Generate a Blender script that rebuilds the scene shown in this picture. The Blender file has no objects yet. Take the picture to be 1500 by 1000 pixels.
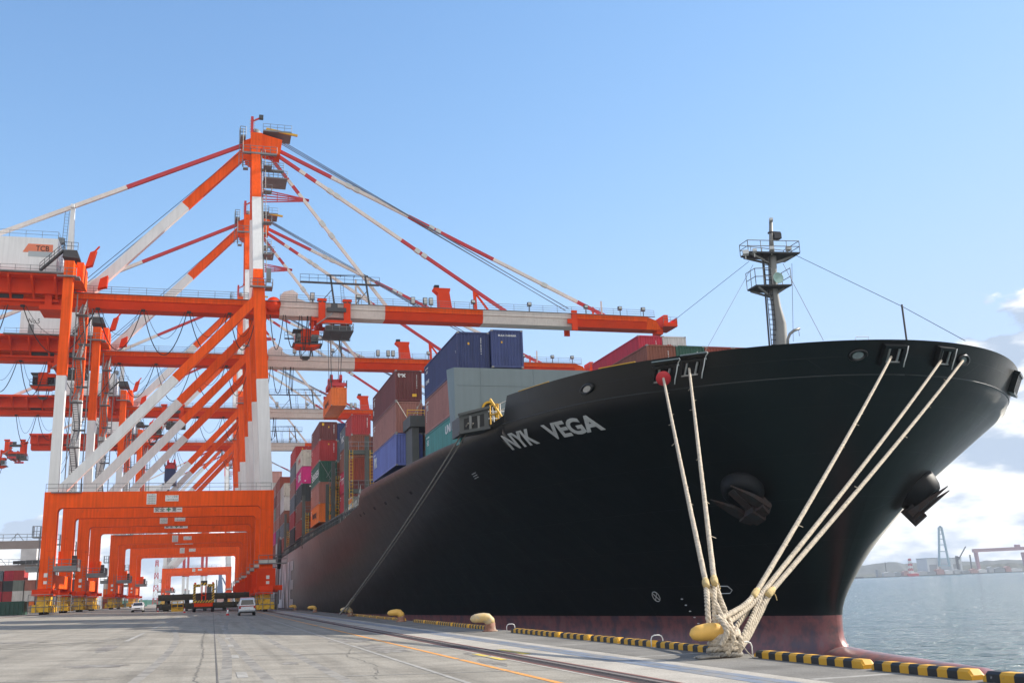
import bpy, math, random
from mathutils import Vector, Matrix
R = math.radians
C = bpy.context.scene.collection
random.seed(7)

# ------------------------------------------------------------------ camera, sky, sun, exposure
SCN = bpy.context.scene
CAMH = 1.7
FPX, CXP, CYP = 1470.0, 750.0, 500.0          # focal length and centre in photo pixels (1500 x 1000)
AX = ((0.95992472, 0.03182059, 0.27844566), (-0.27775794, 0.24042828, 0.93007783), (-0.03735059, -0.97014519, 0.23963147))
cam = bpy.data.cameras.new('camera')
cam.sensor_width = 36.0
cam.lens = FPX / 1500 * 36.0
cam.clip_start = 0.1
cam.clip_end = 20000
camo = bpy.data.objects.new('camera', cam)
C.objects.link(camo)
camo.matrix_world = Matrix(((AX[0][0], -AX[0][1], -AX[0][2], 0), (AX[1][0], -AX[1][1], -AX[1][2], 0), (AX[2][0], -AX[2][1], -AX[2][2], CAMH), (0, 0, 0, 1)))
SCN.camera = camo

SUN_EL, SUN_AZ = R(32.5), R(87)                  # azimuth measured from +Y (along the quay) towards +X (the water)
sd = Vector((math.sin(SUN_AZ) * math.cos(SUN_EL), math.cos(SUN_AZ) * math.cos(SUN_EL), math.sin(SUN_EL)))
sun = bpy.data.lights.new('sun', 'SUN')
sun.energy = 4.6
sun.angle = R(0.5)
sun.color = (1.0, 0.93, 0.82)
suno = bpy.data.objects.new('sun', sun)
C.objects.link(suno)
suno.rotation_euler = sd.to_track_quat('Z', 'Y').to_euler()
SCN.view_settings.view_transform = 'Standard'
SCN.view_settings.look = 'None'
SCN.view_settings.exposure = 0.75
SCN.view_settings.gamma = 1.0

BACK_FILL = 7.0
W = bpy.data.worlds.new('World')
SCN.world = W
W.use_nodes = True
nt = W.node_tree
nt.nodes.clear()
def wn(t, **k):
    n = nt.nodes.new(t)
    for a, b in k.items(): setattr(n, a, b)
    return n
def wmath(op, a, b=None, clamp=False):
    n = wn('ShaderNodeMath', operation=op, use_clamp=clamp)
    for i, v in enumerate((a, b)):
        if v is None: continue
        if isinstance(v, (int, float)): n.inputs[i].default_value = v
        else: nt.links.new(v, n.inputs[i])
    return n.outputs[0]
def wrange(v, a, b, c=0.0, d=1.0):
    n = wn('ShaderNodeMapRange', interpolation_type='SMOOTHSTEP')
    nt.links.new(v, n.inputs[0])
    for i, q in enumerate((a, b, c, d)): n.inputs[i + 1].default_value = q
    return n.outputs[0]
sky = wn('ShaderNodeTexSky', sky_type='NISHITA')
sky.sun_disc = False
sky.sun_elevation = SUN_EL
sky.sun_rotation = SUN_AZ
sky.altitude = 0
sky.air_density = 1.0
sky.dust_density = 0.1
sky.ozone_density = 1.6
bg = wn('ShaderNodeBackground')
bg.inputs[1].default_value = 0.12
# cumulus near the horizon, thicker towards the sun side over the water
tc = wn('ShaderNodeTexCoord')
sep = wn('ShaderNodeSeparateXYZ')
nt.links.new(tc.outputs['Generated'], sep.inputs[0])
zc = wmath('MAXIMUM', sep.outputs[2], 0.0)
mp = wn('ShaderNodeMapping')
mp.inputs['Scale'].default_value = (1, 1, 2.1)
mp.inputs['Location'].default_value = (0.35, 0.12, 0.05)
nt.links.new(tc.outputs['Generated'], mp.inputs[0])
nz = wn('ShaderNodeTexNoise', noise_dimensions='3D')
nz.inputs['Scale'].default_value = 7.0
nz.inputs['Detail'].default_value = 9.0
nz.inputs['Roughness'].default_value = 0.55
nt.links.new(mp.outputs[0], nz.inputs['Vector'])
nz2 = wn('ShaderNodeTexNoise', noise_dimensions='3D')
nz2.inputs['Scale'].default_value = 11.0
nz2.inputs['Detail'].default_value = 6.0
mp2 = wn('ShaderNodeMapping')
mp2.inputs['Scale'].default_value = (1, 1, 3.0)
mp2.inputs['Location'].default_value = (2.35, 0.7, 0.09)
nt.links.new(tc.outputs['Generated'], mp2.inputs[0])
nt.links.new(mp2.outputs[0], nz2.inputs['Vector'])
az = wmath('ARCTAN2', sep.outputs[0], sep.outputs[1])
top = wrange(az, R(35), R(42), 0.12, 0.35)      # how high the cloud tops reach
rel = wmath('DIVIDE', zc, top)
cover = wrange(rel, 0.35, 1.0, 0.20, -0.34)
dens = wmath('ADD', nz.outputs['Fac'], cover)
mask = wrange(dens, 0.50, 0.54)
shade = wrange(nz2.outputs['Fac'], 0.42, 0.60, 1.0, 0.12)
cmix = wn('ShaderNodeMix', data_type='RGBA')
cmix.inputs[6].default_value = (2.1, 2.75, 3.7, 1)
cmix.inputs[7].default_value = (7.0, 6.95, 6.8, 1)
nt.links.new(shade, cmix.inputs[0])
mix = wn('ShaderNodeMix', data_type='RGBA')
mfac = wmath('MULTIPLY', mask, 0.93)
nt.links.new(mfac, mix.inputs[0])
# soft shoulder on the sky so that the air near the horizon does not run away
ss = wn('ShaderNodeSeparateColor'); sc_c = wn('ShaderNodeCombineColor')
nt.links.new(sky.outputs[0], ss.inputs[0])
for i, mx_ in enumerate((2.62, 3.2, 4.4)):
    inv = wmath('POWER', wmath('DIVIDE', mx_, wmath('MAXIMUM', ss.outputs[i], 0.001)), 4.0)
    nt.links.new(wmath('MULTIPLY', wmath('POWER', wmath('ADD', inv, 1.0), -1 / 4.0), mx_), sc_c.inputs[i])
# unseen bright cloud bank, added behind the camera to fill shaded faces
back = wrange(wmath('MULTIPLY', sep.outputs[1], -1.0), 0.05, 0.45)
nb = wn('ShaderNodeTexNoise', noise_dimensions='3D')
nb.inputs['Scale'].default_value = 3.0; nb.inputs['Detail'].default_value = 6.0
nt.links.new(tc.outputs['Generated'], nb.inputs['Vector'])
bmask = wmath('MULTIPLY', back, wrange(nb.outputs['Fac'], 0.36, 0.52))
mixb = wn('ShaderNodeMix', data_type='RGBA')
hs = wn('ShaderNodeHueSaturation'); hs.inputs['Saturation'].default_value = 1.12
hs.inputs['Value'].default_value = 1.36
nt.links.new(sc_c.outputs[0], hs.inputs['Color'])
nt.links.new(bmask, mixb.inputs[0]); nt.links.new(hs.outputs[0], mixb.inputs[6]); mixb.inputs[7].default_value = (BACK_FILL, BACK_FILL * .97, BACK_FILL * .93, 1)
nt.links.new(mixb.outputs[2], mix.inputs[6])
nt.links.new(cmix.outputs[2], mix.inputs[7])
nt.links.new(mix.outputs[2], bg.inputs[0])
wo = wn('ShaderNodeOutputWorld')
nt.links.new(bg.outputs[0], wo.inputs[0])

# ------------------------------------------------------------------ helpers
def at(px, py, Y):
    """the point of the photo's pixel at depth Y along the quay"""
    a, b, c = px - CXP, py - CYP, FPX
    d = [AX[i][0] * a + AX[i][1] * b + AX[i][2] * c for i in range(3)]
    k = Y / d[1]
    return Vector((d[0] * k, Y, CAMH + d[2] * k))

MATS = {}
def mat(name, col, rough=0.6, metal=0.0, var=0.12, scale=0.6, streak=0.0, dirt=None, bump=0.0, bscale=30.0, spec=0.5, coat=0.0, dirt_lo=0.56, dirt_hi=0.72, dscale=1.3):
    """painted / weathered surface: base colour with soft variation, vertical streaks and a second dirt or rust colour in patches"""
    m = bpy.data.materials.new(name)
    m.use_nodes = True
    t = m.node_tree
    b = t.nodes['Principled BSDF']
    b.inputs['Roughness'].default_value = rough
    b.inputs['Metallic'].default_value = metal
    b.inputs['Specular IOR Level'].default_value = spec
    b.inputs['Coat Weight'].default_value = coat
    co = t.nodes.new('ShaderNodeTexCoord')
    oi = t.nodes.new('ShaderNodeObjectInfo')
    ad = t.nodes.new('ShaderNodeVectorMath'); ad.operation = 'ADD'
    sc = t.nodes.new('ShaderNodeVectorMath'); sc.operation = 'SCALE'
    cb = t.nodes.new('ShaderNodeCombineXYZ')
    for i in range(3): t.links.new(oi.outputs['Random'], cb.inputs[i])
    sc.inputs['Scale'].default_value = 37.0
    t.links.new(cb.outputs[0], sc.inputs[0])
    t.links.new(co.outputs['Object'], ad.inputs[0]); t.links.new(sc.outputs[0], ad.inputs[1])
    n = t.nodes.new('ShaderNodeTexNoise')
    n.inputs['Scale'].default_value = scale; n.inputs['Detail'].default_value = 6; n.inputs['Roughness'].default_value = 0.65
    t.links.new(ad.outputs[0], n.inputs['Vector'])
    mr = t.nodes.new('ShaderNodeMapRange')
    mr.inputs[1].default_value = 0.3; mr.inputs[2].default_value = 0.7
    mr.inputs[3].default_value = 1 - var; mr.inputs[4].default_value = 1 + var
    t.links.new(n.outputs['Fac'], mr.inputs[0])
    fac = mr.outputs[0]
    if streak:
        mp = t.nodes.new('ShaderNodeMapping'); mp.inputs['Scale'].default_value = (2.2, 2.2, 0.12)
        t.links.new(ad.outputs[0], mp.inputs[0])
        n2 = t.nodes.new('ShaderNodeTexNoise'); n2.inputs['Scale'].default_value = 1.6; n2.inputs['Detail'].default_value = 5
        t.links.new(mp.outputs[0], n2.inputs['Vector'])
        m2 = t.nodes.new('ShaderNodeMapRange')
        m2.inputs[1].default_value = 0.35; m2.inputs[2].default_value = 0.7; m2.inputs[3].default_value = 1.0; m2.inputs[4].default_value = 1 - streak
        t.links.new(n2.outputs['Fac'], m2.inputs[0])
        mm = t.nodes.new('ShaderNodeMath'); mm.operation = 'MULTIPLY'
        t.links.new(fac, mm.inputs[0]); t.links.new(m2.outputs[0], mm.inputs[1])
        fac = mm.outputs[0]
    vm = t.nodes.new('ShaderNodeVectorMath'); vm.operation = 'SCALE'
    vm.inputs[0].default_value = col[:3]
    t.links.new(fac, vm.inputs['Scale'])
    out = vm.outputs[0]
    if dirt:
        n3 = t.nodes.new('ShaderNodeTexNoise'); n3.inputs['Scale'].default_value = dscale; n3.inputs['Detail'].default_value = 9; n3.inputs['Roughness'].default_value = 0.7
        t.links.new(ad.outputs[0], n3.inputs['Vector'])
        m3 = t.nodes.new('ShaderNodeMapRange'); m3.inputs[1].default_value = dirt_lo; m3.inputs[2].default_value = dirt_hi
        t.links.new(n3.outputs['Fac'], m3.inputs[0])
        mx = t.nodes.new('ShaderNodeMix'); mx.data_type = 'RGBA'
        t.links.new(m3.outputs[0], mx.inputs[0]); t.links.new(out, mx.inputs[6])
        mx.inputs[7].default_value = (*dirt, 1)
        out = mx.outputs[2]
    t.links.new(out, b.inputs['Base Color'])
    if bump:
        n4 = t.nodes.new('ShaderNodeTexNoise'); n4.inputs['Scale'].default_value = bscale; n4.inputs['Detail'].default_value = 4
        t.links.new(ad.outputs[0], n4.inputs['Vector'])
        bp = t.nodes.new('ShaderNodeBump'); bp.inputs['Strength'].default_value = bump; bp.inputs['Distance'].default_value = 0.02
        t.links.new(n4.outputs['Fac'], bp.inputs['Height']); t.links.new(bp.outputs[0], b.inputs['Normal'])
    MATS[name] = m
    return m

ORANGE = mat('crane_orange_paint', (0.92, 0.104, 0.008), 0.55, var=0.10, scale=0.25, streak=0.20, spec=0.10, dirt=(0.30, 0.07, 0.03), dirt_lo=0.60, dirt_hi=0.85, dscale=0.9)
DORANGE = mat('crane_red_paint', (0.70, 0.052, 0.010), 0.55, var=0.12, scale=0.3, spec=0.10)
WHITE = mat('crane_white_paint', (0.74, 0.74, 0.73), 0.5, var=0.05, scale=0.3, streak=0.10, dirt=(0.45, 0.42, 0.38), dirt_lo=0.66, dirt_hi=0.9)
PINKW = mat('boom_white_paint', (0.74, 0.66, 0.60), 0.5, var=0.08, scale=0.3, streak=0.1, dirt=(0.5, 0.32, 0.25), dirt_lo=0.58, dirt_hi=0.85)
STEEL = mat('galvanised_steel', (0.20, 0.21, 0.215), 0.6, 0.2, var=0.2)
DSTEEL = mat('dark_steel', (0.055, 0.057, 0.06), 0.6, 0.2, var=0.2)
DGREY = mat('dark_grey_deck_paint', (0.075, 0.08, 0.078), 0.6, var=0.15, dirt=(0.10, 0.05, 0.03), dirt_lo=0.6, dirt_hi=0.8)
GREYW = mat('blue_grey_ship_paint', (0.17, 0.215, 0.225), 0.5, var=0.06, scale=0.4, streak=0.08)
MASTG = mat('mast_grey_paint', (0.20, 0.20, 0.19), 0.5, var=0.1)
BLACK = mat('black_rubber', (0.012, 0.012, 0.013), 0.7)
YELLOW = mat('yellow_paint', (0.66, 0.36, 0.02), 0.55, var=0.12, dirt=(0.25, 0.13, 0.04), dirt_lo=0.58, dirt_hi=0.75, dscale=2.5)
MYEL = mat('machine_yellow_paint', (0.72, 0.42, 0.02), 0.5, var=0.2, scale=1.5, dirt=(0.06, 0.05, 0.03), dirt_lo=0.52, dirt_hi=0.7, dscale=1.6)
GLASS = mat('dark_glass', (0.015, 0.02, 0.025), 0.08, spec=0.8, var=0.0)
PAPER = mat('sign_white', (0.72, 0.72, 0.70), 0.6, var=0.06)
INK = mat('sign_black', (0.02, 0.02, 0.02), 0.7)
GREENS = mat('sign_green', (0.02, 0.22, 0.10), 0.6)
LETTER = mat('hull_letter_white', (0.72, 0.72, 0.70), 0.6, var=0.10, streak=0.15, dirt=(0.3, 0.28, 0.26), dirt_lo=0.58, dirt_hi=0.85)
ROPE = mat('pale_rope', (0.55, 0.47, 0.36), 0.9, var=0.22, scale=6, bump=0.9, bscale=45, dirt=(0.30, 0.25, 0.19), dirt_lo=0.5, dirt_hi=0.7, dscale=5)
ROPEY = mat('yellow_rope_lashing', (0.52, 0.38, 0.17), 0.9, var=0.25, scale=9, bump=0.9, bscale=60)
ROPEG = mat('grey_rope', (0.26, 0.24, 0.21), 0.9, var=0.2, scale=6, bump=0.6, bscale=50)
RUST = mat('rusty_iron', (0.040, 0.022, 0.018), 0.75, var=0.3, scale=3, dirt=(0.03, 0.03, 0.033), dirt_lo=0.45, dirt_hi=0.65)
WIRE = mat('dark_wire', (0.05, 0.05, 0.055), 0.6)
BLUEW = mat('hoist_wire_rope', (0.07, 0.09, 0.13), 0.5, 0.4)
REDP = mat('red_paint', (0.50, 0.022, 0.030), 0.5, var=0.1)
LAMPG = mat('lamp_housing', (0.55, 0.55, 0.52), 0.4)

class MB:
    """collects shapes for ONE mesh object"""
    def __init__(s, mats, off=(0, 0, 0)):
        s.v = []; s.f = []; s.m = []; s.sm = []; s.mats = mats if isinstance(mats, (list, tuple)) else [mats]
        s.off = Vector(off); s.k = 0; s.smooth = False
    def add(s, vs, fs):
        n = len(s.v)
        s.v += [Vector(v) for v in vs]
        for f in fs:
            s.f.append([i + n for i in f]); s.m.append(s.k); s.sm.append(s.smooth)
    def box(s, x0, x1, y0, y1, z0, z1):
        s.add([(x, y, z) for z in (z0, z1) for y in (y0, y1) for x in (x0, x1)],
              [(0, 2, 3, 1), (4, 5, 7, 6), (0, 1, 5, 4), (2, 6, 7, 3), (0, 4, 6, 2), (1, 3, 7, 5)])
    def hexa(s, p):     # eight points: bottom four (ccw), top four
        s.add(p, [(3, 2, 1, 0), (4, 5, 6, 7), (0, 1, 5, 4), (1, 2, 6, 5), (2, 3, 7, 6), (3, 0, 4, 7)])
    def bar(s, a, b, w, h, up=(0, 0, 1), w2=None, h2=None):
        a, b = Vector(a), Vector(b)
        d = (b - a).normalized(); up = Vector(up)
        if abs(d.dot(up)) > 0.98: up = Vector((0, 1, 0))
        l = d.cross(up).normalized(); u = l.cross(d)
        w2 = w if w2 is None else w2; h2 = h if h2 is None else h2
        p = []
        for c, ww, hh in ((a, w, h), (b, w2, h2)):
            p += [c - l * ww / 2 - u * hh / 2, c + l * ww / 2 - u * hh / 2, c + l * ww / 2 + u * hh / 2, c - l * ww / 2 + u * hh / 2]
        s.hexa(p)
    def tube(s, pts, r, n=8, cap=True):
        pts = [Vector(p) for p in pts]
        rs = r if isinstance(r, (list, tuple)) else [r] * len(pts)
        rings = []
        prev = None
        for i, p in enumerate(pts):
            d = (pts[min(i + 1, len(pts) - 1)] - pts[max(i - 1, 0)]).normalized()
            if prev is None:
                u = Vector((0, 0, 1)) if abs(d.z) < 0.9 else Vector((0, 1, 0))
            else: u = prev
            l = d.cross(u)
            if l.length < 1e-6: l = d.orthogonal()
            l.normalize(); u = l.cross(d); prev = u
            rings.append([p + (l * math.cos(2 * math.pi * j / n) + u * math.sin(2 * math.pi * j / n)) * rs[i] for j in range(n)])
        vs = [q for ring in rings for q in ring]
        fs = [(i * n + j, (i + 1) * n + j, (i + 1) * n + (j + 1) % n, i * n + (j + 1) % n) for i in range(len(pts) - 1) for j in range(n)]
        fs = [tuple(reversed(f)) for f in fs]
        if cap:
            fs += [tuple(range(n)), tuple(reversed([(len(pts) - 1) * n + j for j in range(n)]))]
            fs[-2], fs[-1] = tuple(reversed(fs[-2])), tuple(reversed(fs[-1]))
        s.add(vs, fs)
    def twist(s, pts, r, pitch=.34, seg=.045):
        """three strand laid rope along a polyline"""
        pts = [Vector(q) for q in pts]; P = [pts[0]]; run = [0.0]
        for a, b in zip(pts, pts[1:]):
            n = max(1, int((b - a).length / seg))
            for i in range(1, n + 1): P.append(a.lerp(b, i / n)); run.append(run[-1] + (b - a).length / n)
        up = None; fr = []
        for i, q in enumerate(P):
            d = (P[min(i + 1, len(P) - 1)] - P[max(i - 1, 0)]).normalized()
            if up is None: up = Vector((0, 0, 1)) if abs(d.z) < .9 else Vector((0, 1, 0))
            l = d.cross(up); l.normalize(); up = l.cross(d); fr.append((l, up.copy()))
        for k in range(3):
            c = []
            for q, t, (l, u) in zip(P, run, fr):
                a = 2 * math.pi * (t / pitch + k / 3)
                c.append(q + (l * math.cos(a) + u * math.sin(a)) * r * .5)
            s.tube(c, r * .56, 6)
    def prism(s, poly, axis, a, b):
        """polygon in the two other axes, pushed along axis from a to b"""
        def put(p, q):
            return {'y': (p[0], q, p[1]), 'x': (q, p[0], p[1]), 'z': (p[0], p[1], q)}[axis]
        n = len(poly)
        s.add([put(p, a) for p in poly] + [put(p, b) for p in poly],
              [tuple(range(n)), tuple(reversed(range(n, 2 * n)))] + [(i, i + n, (i + 1) % n + n, (i + 1) % n) for i in range(n)])
    def lathe(s, prof, c=(0, 0, 0), n=20, M=None):
        vs = []
        for r, z in prof:
            for j in range(n):
                p = Vector((r * math.cos(2 * math.pi * j / n), r * math.sin(2 * math.pi * j / n), z))
                vs.append((M @ p if M else p) + Vector(c))
        k = len(prof)
        s.add(vs, [(i * n + j, i * n + (j + 1) % n, (i + 1) * n + (j + 1) % n, (i + 1) * n + j) for i in range(k - 1) for j in range(n)]
              + [tuple(reversed(range(n))), tuple((k - 1) * n + j for j in range(n))])
    def rail(s, pts, h=1.1, step=2.0, r=0.035, bars=2):
        pts = [Vector(p) for p in pts]
        for a, b in zip(pts, pts[1:]):
            n = max(1, round((b - a).length / step))
            for i in range(n + 1):
                p = a.lerp(b, i / n)
                s.tube([p, p + Vector((0, 0, h))], r, 4, False)
            for k in range(bars):
                z = Vector((0, 0, h * (k + 1) / bars))
                s.tube([a + z, b + z], r, 4, False)
    def ladder(s, a, b, w=0.5, side=(1, 0, 0), step=0.5, r=0.04):
        a, b, side = Vector(a), Vector(b), Vector(side) * w / 2
        for q in (side, -side): s.tube([a + q, b + q], r, 4, False)
        n = int((b - a).length / step)
        for i in range(1, n):
            p = a.lerp(b, i / n); s.tube([p - side, p + side], r * 0.8, 4, False)
    def mesh(s, name):
        me = bpy.data.meshes.new(name)
        me.from_pydata([tuple(v + s.off) for v in s.v], [], s.f)
        for m in s.mats: me.materials.append(m)
        me.polygons.foreach_set('material_index', s.m)
        me.polygons.foreach_set('use_smooth', s.sm)
        me.update()
        return me
    def build(s, name, parent=None):
        me = s.mesh(name)
        return link(name, me, parent)
def fix_normals(me):
    import bmesh
    b = bmesh.new(); b.from_mesh(me); bmesh.ops.recalc_face_normals(b, faces=b.faces); b.to_mesh(me); b.free()
def link(name, me, parent=None):
    if me is not None and hasattr(me, 'polygons'): fix_normals(me)
    o = bpy.data.objects.new(name, me)
    C.objects.link(o)
    if parent: o.parent = parent
    return o
def empty(name, loc=(0, 0, 0), parent=None, rz=0):
    o = bpy.data.objects.new(name, None); C.objects.link(o); o.location = loc; o.rotation_euler.z = rz
    o.empty_display_size = 0.3
    if parent: o.parent = parent
    return o
def tag(o, label=None, cat=None, group=None, kind=None):
    for k, v in (('label', label), ('category', cat), ('group', group), ('kind', kind)):
        if v: o[k] = v
    return o
def copy_tree(o, parent=None):
    c = o.copy(); C.objects.link(c)
    if parent: c.parent = parent
    for ch in list(o.children): copy_tree(ch, c)
    return c
def text_mesh(txt, m, size=1.0, ext=0.01, bold=0.0, spacing=1.0):
    cu = bpy.data.curves.new('lettering', 'FONT')
    cu.body = txt; cu.size = size; cu.extrude = ext; cu.offset = bold; cu.align_x = 'LEFT'; cu.space_character = spacing
    cu.resolution_u = 4
    o = bpy.data.objects.new('lettering', cu); C.objects.link(o)
    bpy.context.view_layer.update()
    me = bpy.data.meshes.new_from_object(o.evaluated_get(bpy.context.evaluated_depsgraph_get()))
    bpy.data.objects.remove(o); bpy.data.curves.remove(cu)
    me.materials.clear(); me.materials.append(m)
    return me
def fit_text(txt, m, x0, x1, z0, z1, place, bold=0.0, name='lettering', parent=None, depth=0.02):
    """text stretched to a rectangle; place(u, v, d) gives the point for u,v in 0..1 and d = height off the surface"""
    me = text_mesh(txt, m, 1.0, 0.5, bold)
    xs = [v.co.x for v in me.vertices]; ys = [v.co.y for v in me.vertices]
    a, b, c, d = min(xs), max(xs), min(ys), max(ys)
    for v in me.vertices:
        u = (v.co.x - a) / (b - a); w = (v.co.y - c) / (d - c)
        v.co = place(x0 + (x1 - x0) * u, z0 + (z1 - z0) * w, depth if v.co.z > 0 else 0.004)
    return link(name, me, parent)
def arc(a, b, sag, n=10):
    a, b = Vector(a), Vector(b)
    return [a.lerp(b, i / n) - Vector((0, 0, sag * 4 * (i / n) * (1 - i / n))) for i in range(n + 1)]

# ------------------------------------------------------------------ ground, quay, water
def gz(x):      # the apron rises gently away from the water
    return 0.0 if x > 7 else (0.8 if x < -22 else (7 - x) / 29 * 0.8)
def ground_mat(name, cols, scale=0.35, rough=0.85, streak=(0.05, 1.0), fine=22.0, tracks=True):
    m = bpy.data.materials.new(name); m.use_nodes = True
    t = m.node_tree; b = t.nodes['Principled BSDF']; b.inputs['Roughness'].default_value = rough
    b.inputs['Specular IOR Level'].default_value = 0.3
    co = t.nodes.new('ShaderNodeTexCoord')
    def noise(sc, det, rg, mapscale=(1, 1, 1), rot=0):
        mp = t.nodes.new('ShaderNodeMapping'); mp.inputs['Scale'].default_value = mapscale; mp.inputs['Rotation'].default_value = (0, 0, rot)
        t.links.new(co.outputs['Object'], mp.inputs[0])
        n = t.nodes.new('ShaderNodeTexNoise'); n.inputs['Scale'].default_value = sc; n.inputs['Detail'].default_value = det; n.inputs['Roughness'].default_value = rg
        t.links.new(mp.outputs[0], n.inputs['Vector']); return n.outputs['Fac']
    def ramp(f, stops):
        r = t.nodes.new('ShaderNodeValToRGB'); t.links.new(f, r.inputs[0])
        e = r.color_ramp.elements
        e[0].position, e[0].color = stops[0][0], (*stops[0][1], 1); e[1].position, e[1].color = stops[-1][0], (*stops[-1][1], 1)
        for p, c in stops[1:-1]:
            k = e.new(p); k.color = (*c, 1)
        return r.outputs[0]
    def mul(a, c, f=1.0):
        x = t.nodes.new('ShaderNodeMix'); x.data_type = 'RGBA'; x.blend_type = 'MULTIPLY'; x.inputs[0].default_value = f
        t.links.new(a, x.inputs[6]); t.links.new(c, x.inputs[7]); return x.outputs[2]
    base = ramp(noise(scale, 8, 0.6), [(0.3, cols[0]), (0.5, cols[1]), (0.72, cols[2])])
    g = lambda v: (v, v, v)
    base = mul(base, ramp(noise(fine, 3, 0.7), [(0.25, g(0.62)), (0.5, g(1.0)), (0.75, g(1.3))]))
    base = mul(base, ramp(noise(1.1, 8, 0.7, (1, 1, 1)), [(0.3, g(0.82)), (0.55, g(1.04)), (0.7, g(1.1))]))
    if tracks:      # tyre marks and drag stains along and across the apron
        base = mul(base, ramp(noise(1.0, 5, 0.6, (1.6, 0.05, 1)), [(0.34, g(0.80)), (0.5, g(1.0)), (0.7, g(1.07))]))
        base = mul(base, ramp(noise(0.8, 6, 0.65, (0.10, 1.3, 1), 0.06), [(0.33, g(0.83)), (0.46, g(1.0)), (0.7, g(1.08))]))
        base = mul(base, ramp(noise(0.33, 7, 0.62), [(0.30, g(0.78)), (0.40, g(1.0)), (0.7, g(1.04))]))
    t.links.new(base, b.inputs['Base Color'])
    bp = t.nodes.new('ShaderNodeBump'); bp.inputs['Strength'].default_value = 0.5; bp.inputs['Distance'].default_value = 0.01
    t.links.new(noise(60, 3, 0.7), bp.inputs['Height']); t.links.new(bp.outputs[0], b.inputs['Normal'])
    return m
APRON = ground_mat('apron_asphalt', ((0.210, 0.190, 0.158), (0.256, 0.233, 0.195), (0.298, 0.273, 0.232)))
PALE = ground_mat('pale_concrete', ((0.30, 0.275, 0.235), (0.37, 0.34, 0.295), (0.43, 0.40, 0.35)), tracks=False)
BROWN = ground_mat('old_concrete', ((0.125, 0.115, 0.10), (0.175, 0.165, 0.148), (0.22, 0.205, 0.18)))
PLATE = mat('trench_cover_plate', (0.235, 0.27, 0.33), 0.45, 0.3, var=0.25, scale=3, dirt=(0.33, 0.31, 0.28), dirt_lo=0.48, dirt_hi=0.6)
WORNW = mat('worn_white_paint', (0.34, 0.325, 0.30), 0.85, var=0.12, scale=4, dirt=(0.245, 0.232, 0.208), dirt_lo=0.40, dirt_hi=0.56, dscale=1.6)
WORNO = mat('worn_orange_paint', (0.62, 0.27, 0.06), 0.8, var=0.2, scale=4, dirt=(0.33, 0.27, 0.2), dirt_lo=0.57, dirt_hi=0.68, dscale=0.7)
RAILR = mat('rail_slot', (0.035, 0.020, 0.018), 0.8, var=0.3, scale=5)
RAILE = mat('rail_edge_rust', (0.20, 0.065, 0.05), 0.8, var=0.3, scale=4)
RAILT = mat('rail_head', (0.30, 0.25, 0.21), 0.45, 0.4, var=0.2, scale=5)
TAR = mat('tar_joint', (0.10, 0.092, 0.085), 0.9, var=0.3)

EDGE = 12.3
g = MB(APRON)
xs = [-3500, -22, 7, EDGE]
for x0, x1 in zip(xs, xs[1:]):
    g.add([(x0, -80, gz(x0)), (x1, -80, gz(x1)), (x1, 3300, gz(x1)), (x0, 3300, gz(x0))], [(0, 1, 2, 3)])
tag(g.build('ground'), kind='structure')
def strip(mb, x0, x1, y0, y1, lift):
    cuts = [x0] + [c for c in (-22, 7) if x0 < c < x1] + [x1]
    for a, b in zip(cuts, cuts[1:]):
        mb.add([(a, y0, gz(a) + lift), (b, y0, gz(b) + lift), (b, y1, gz(b) + lift), (a, y1, gz(a) + lift)], [(0, 1, 2, 3)])
def sheet(name, m, rects, lift=0.004, kind='structure'):
    b = MB(m)
    for r in rects: strip(b, *r, lift)
    return tag(b.build(name), kind=kind)
sheet('concrete_strip', PALE, [(7.15, 9.95, -80, 900)])
sheet('quay_edge_pavement', BROWN, [(9.95, EDGE, -80, 900)])
sheet('trench_cover', PLATE, [(8.95, 9.22, -80, 900), (9.27, 9.56, -80, 900)], 0.008)
yl = MB([WORNO])
for a, b in ((-20, 13.2), (15.2, 26), (26.3, 62), (63, 150)): strip(yl, 6.02, 6.17, a, b, 0.006)
tag(yl.build('orange_road_marking'), kind='structure')
wl = []
for k in range(14): wl.append((0.54, 0.76, 22 + k * 7.4, 23.8 + k * 7.4))
for k in range(9): wl.append((-3.32, -3.14, 44 + k * 19, 56 + k * 19))
wl += [(4.50, 4.62, -10, 140), (1.2, 5.6, 30.6, 30.72), (1.6, 7.0, 21.5, 21.6), (-9, -1.9, 22.8, 22.95), (2.0, 6.9, 42.0, 42.12), (9.95, 12.0, 23.6, 23.78), (9.95, 12.0, 30.2, 30.36), (10, 12, 16.0, 16.2)]
sheet('white_road_marking', WORNW, wl, 0.006)
sheet('tar_joint', TAR, [(0.13, 0.165, -20, 300), (-14.2, -14.16, -20, 300), (-30, 7.1, 64, 64.04), (-30, 7.1, 36.0, 36.03), (-30, 7.1, 92, 92.05)], 0.007)
def crane_rail(x, label):
    b = MB([RAILR, RAILE, RAILT])
    b.k = 0; strip(b, x - 0.30, x - 0.06, -80, 900, 0.010); strip(b, x + 0.06, x + 0.28, -80, 900, 0.010)
    b.k = 1; strip(b, x - 0.36, x - 0.30, -80, 900, 0.010); strip(b, x + 0.28, x + 0.34, -80, 900, 0.010)
    b.k = 2; b.box(x - 0.05, x + 0.05, -80, 900, gz(x), gz(x) + 0.035)
    tag(b.build('crane_rail'), label, 'rail', 'crane rails')
crane_rail(7.62, 'rusty crane rail in a slot beside the pale concrete strip near the ship')
crane_rail(-22.0, 'crane rail under the yellow bogies on the landward side of the apron')
cv = MB(mat('worn_yellow_cover', (0.55, 0.40, 0.06), 0.8, var=0.2, dirt=(0.3, 0.28, 0.25), dirt_lo=0.5, dirt_hi=0.6))
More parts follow.
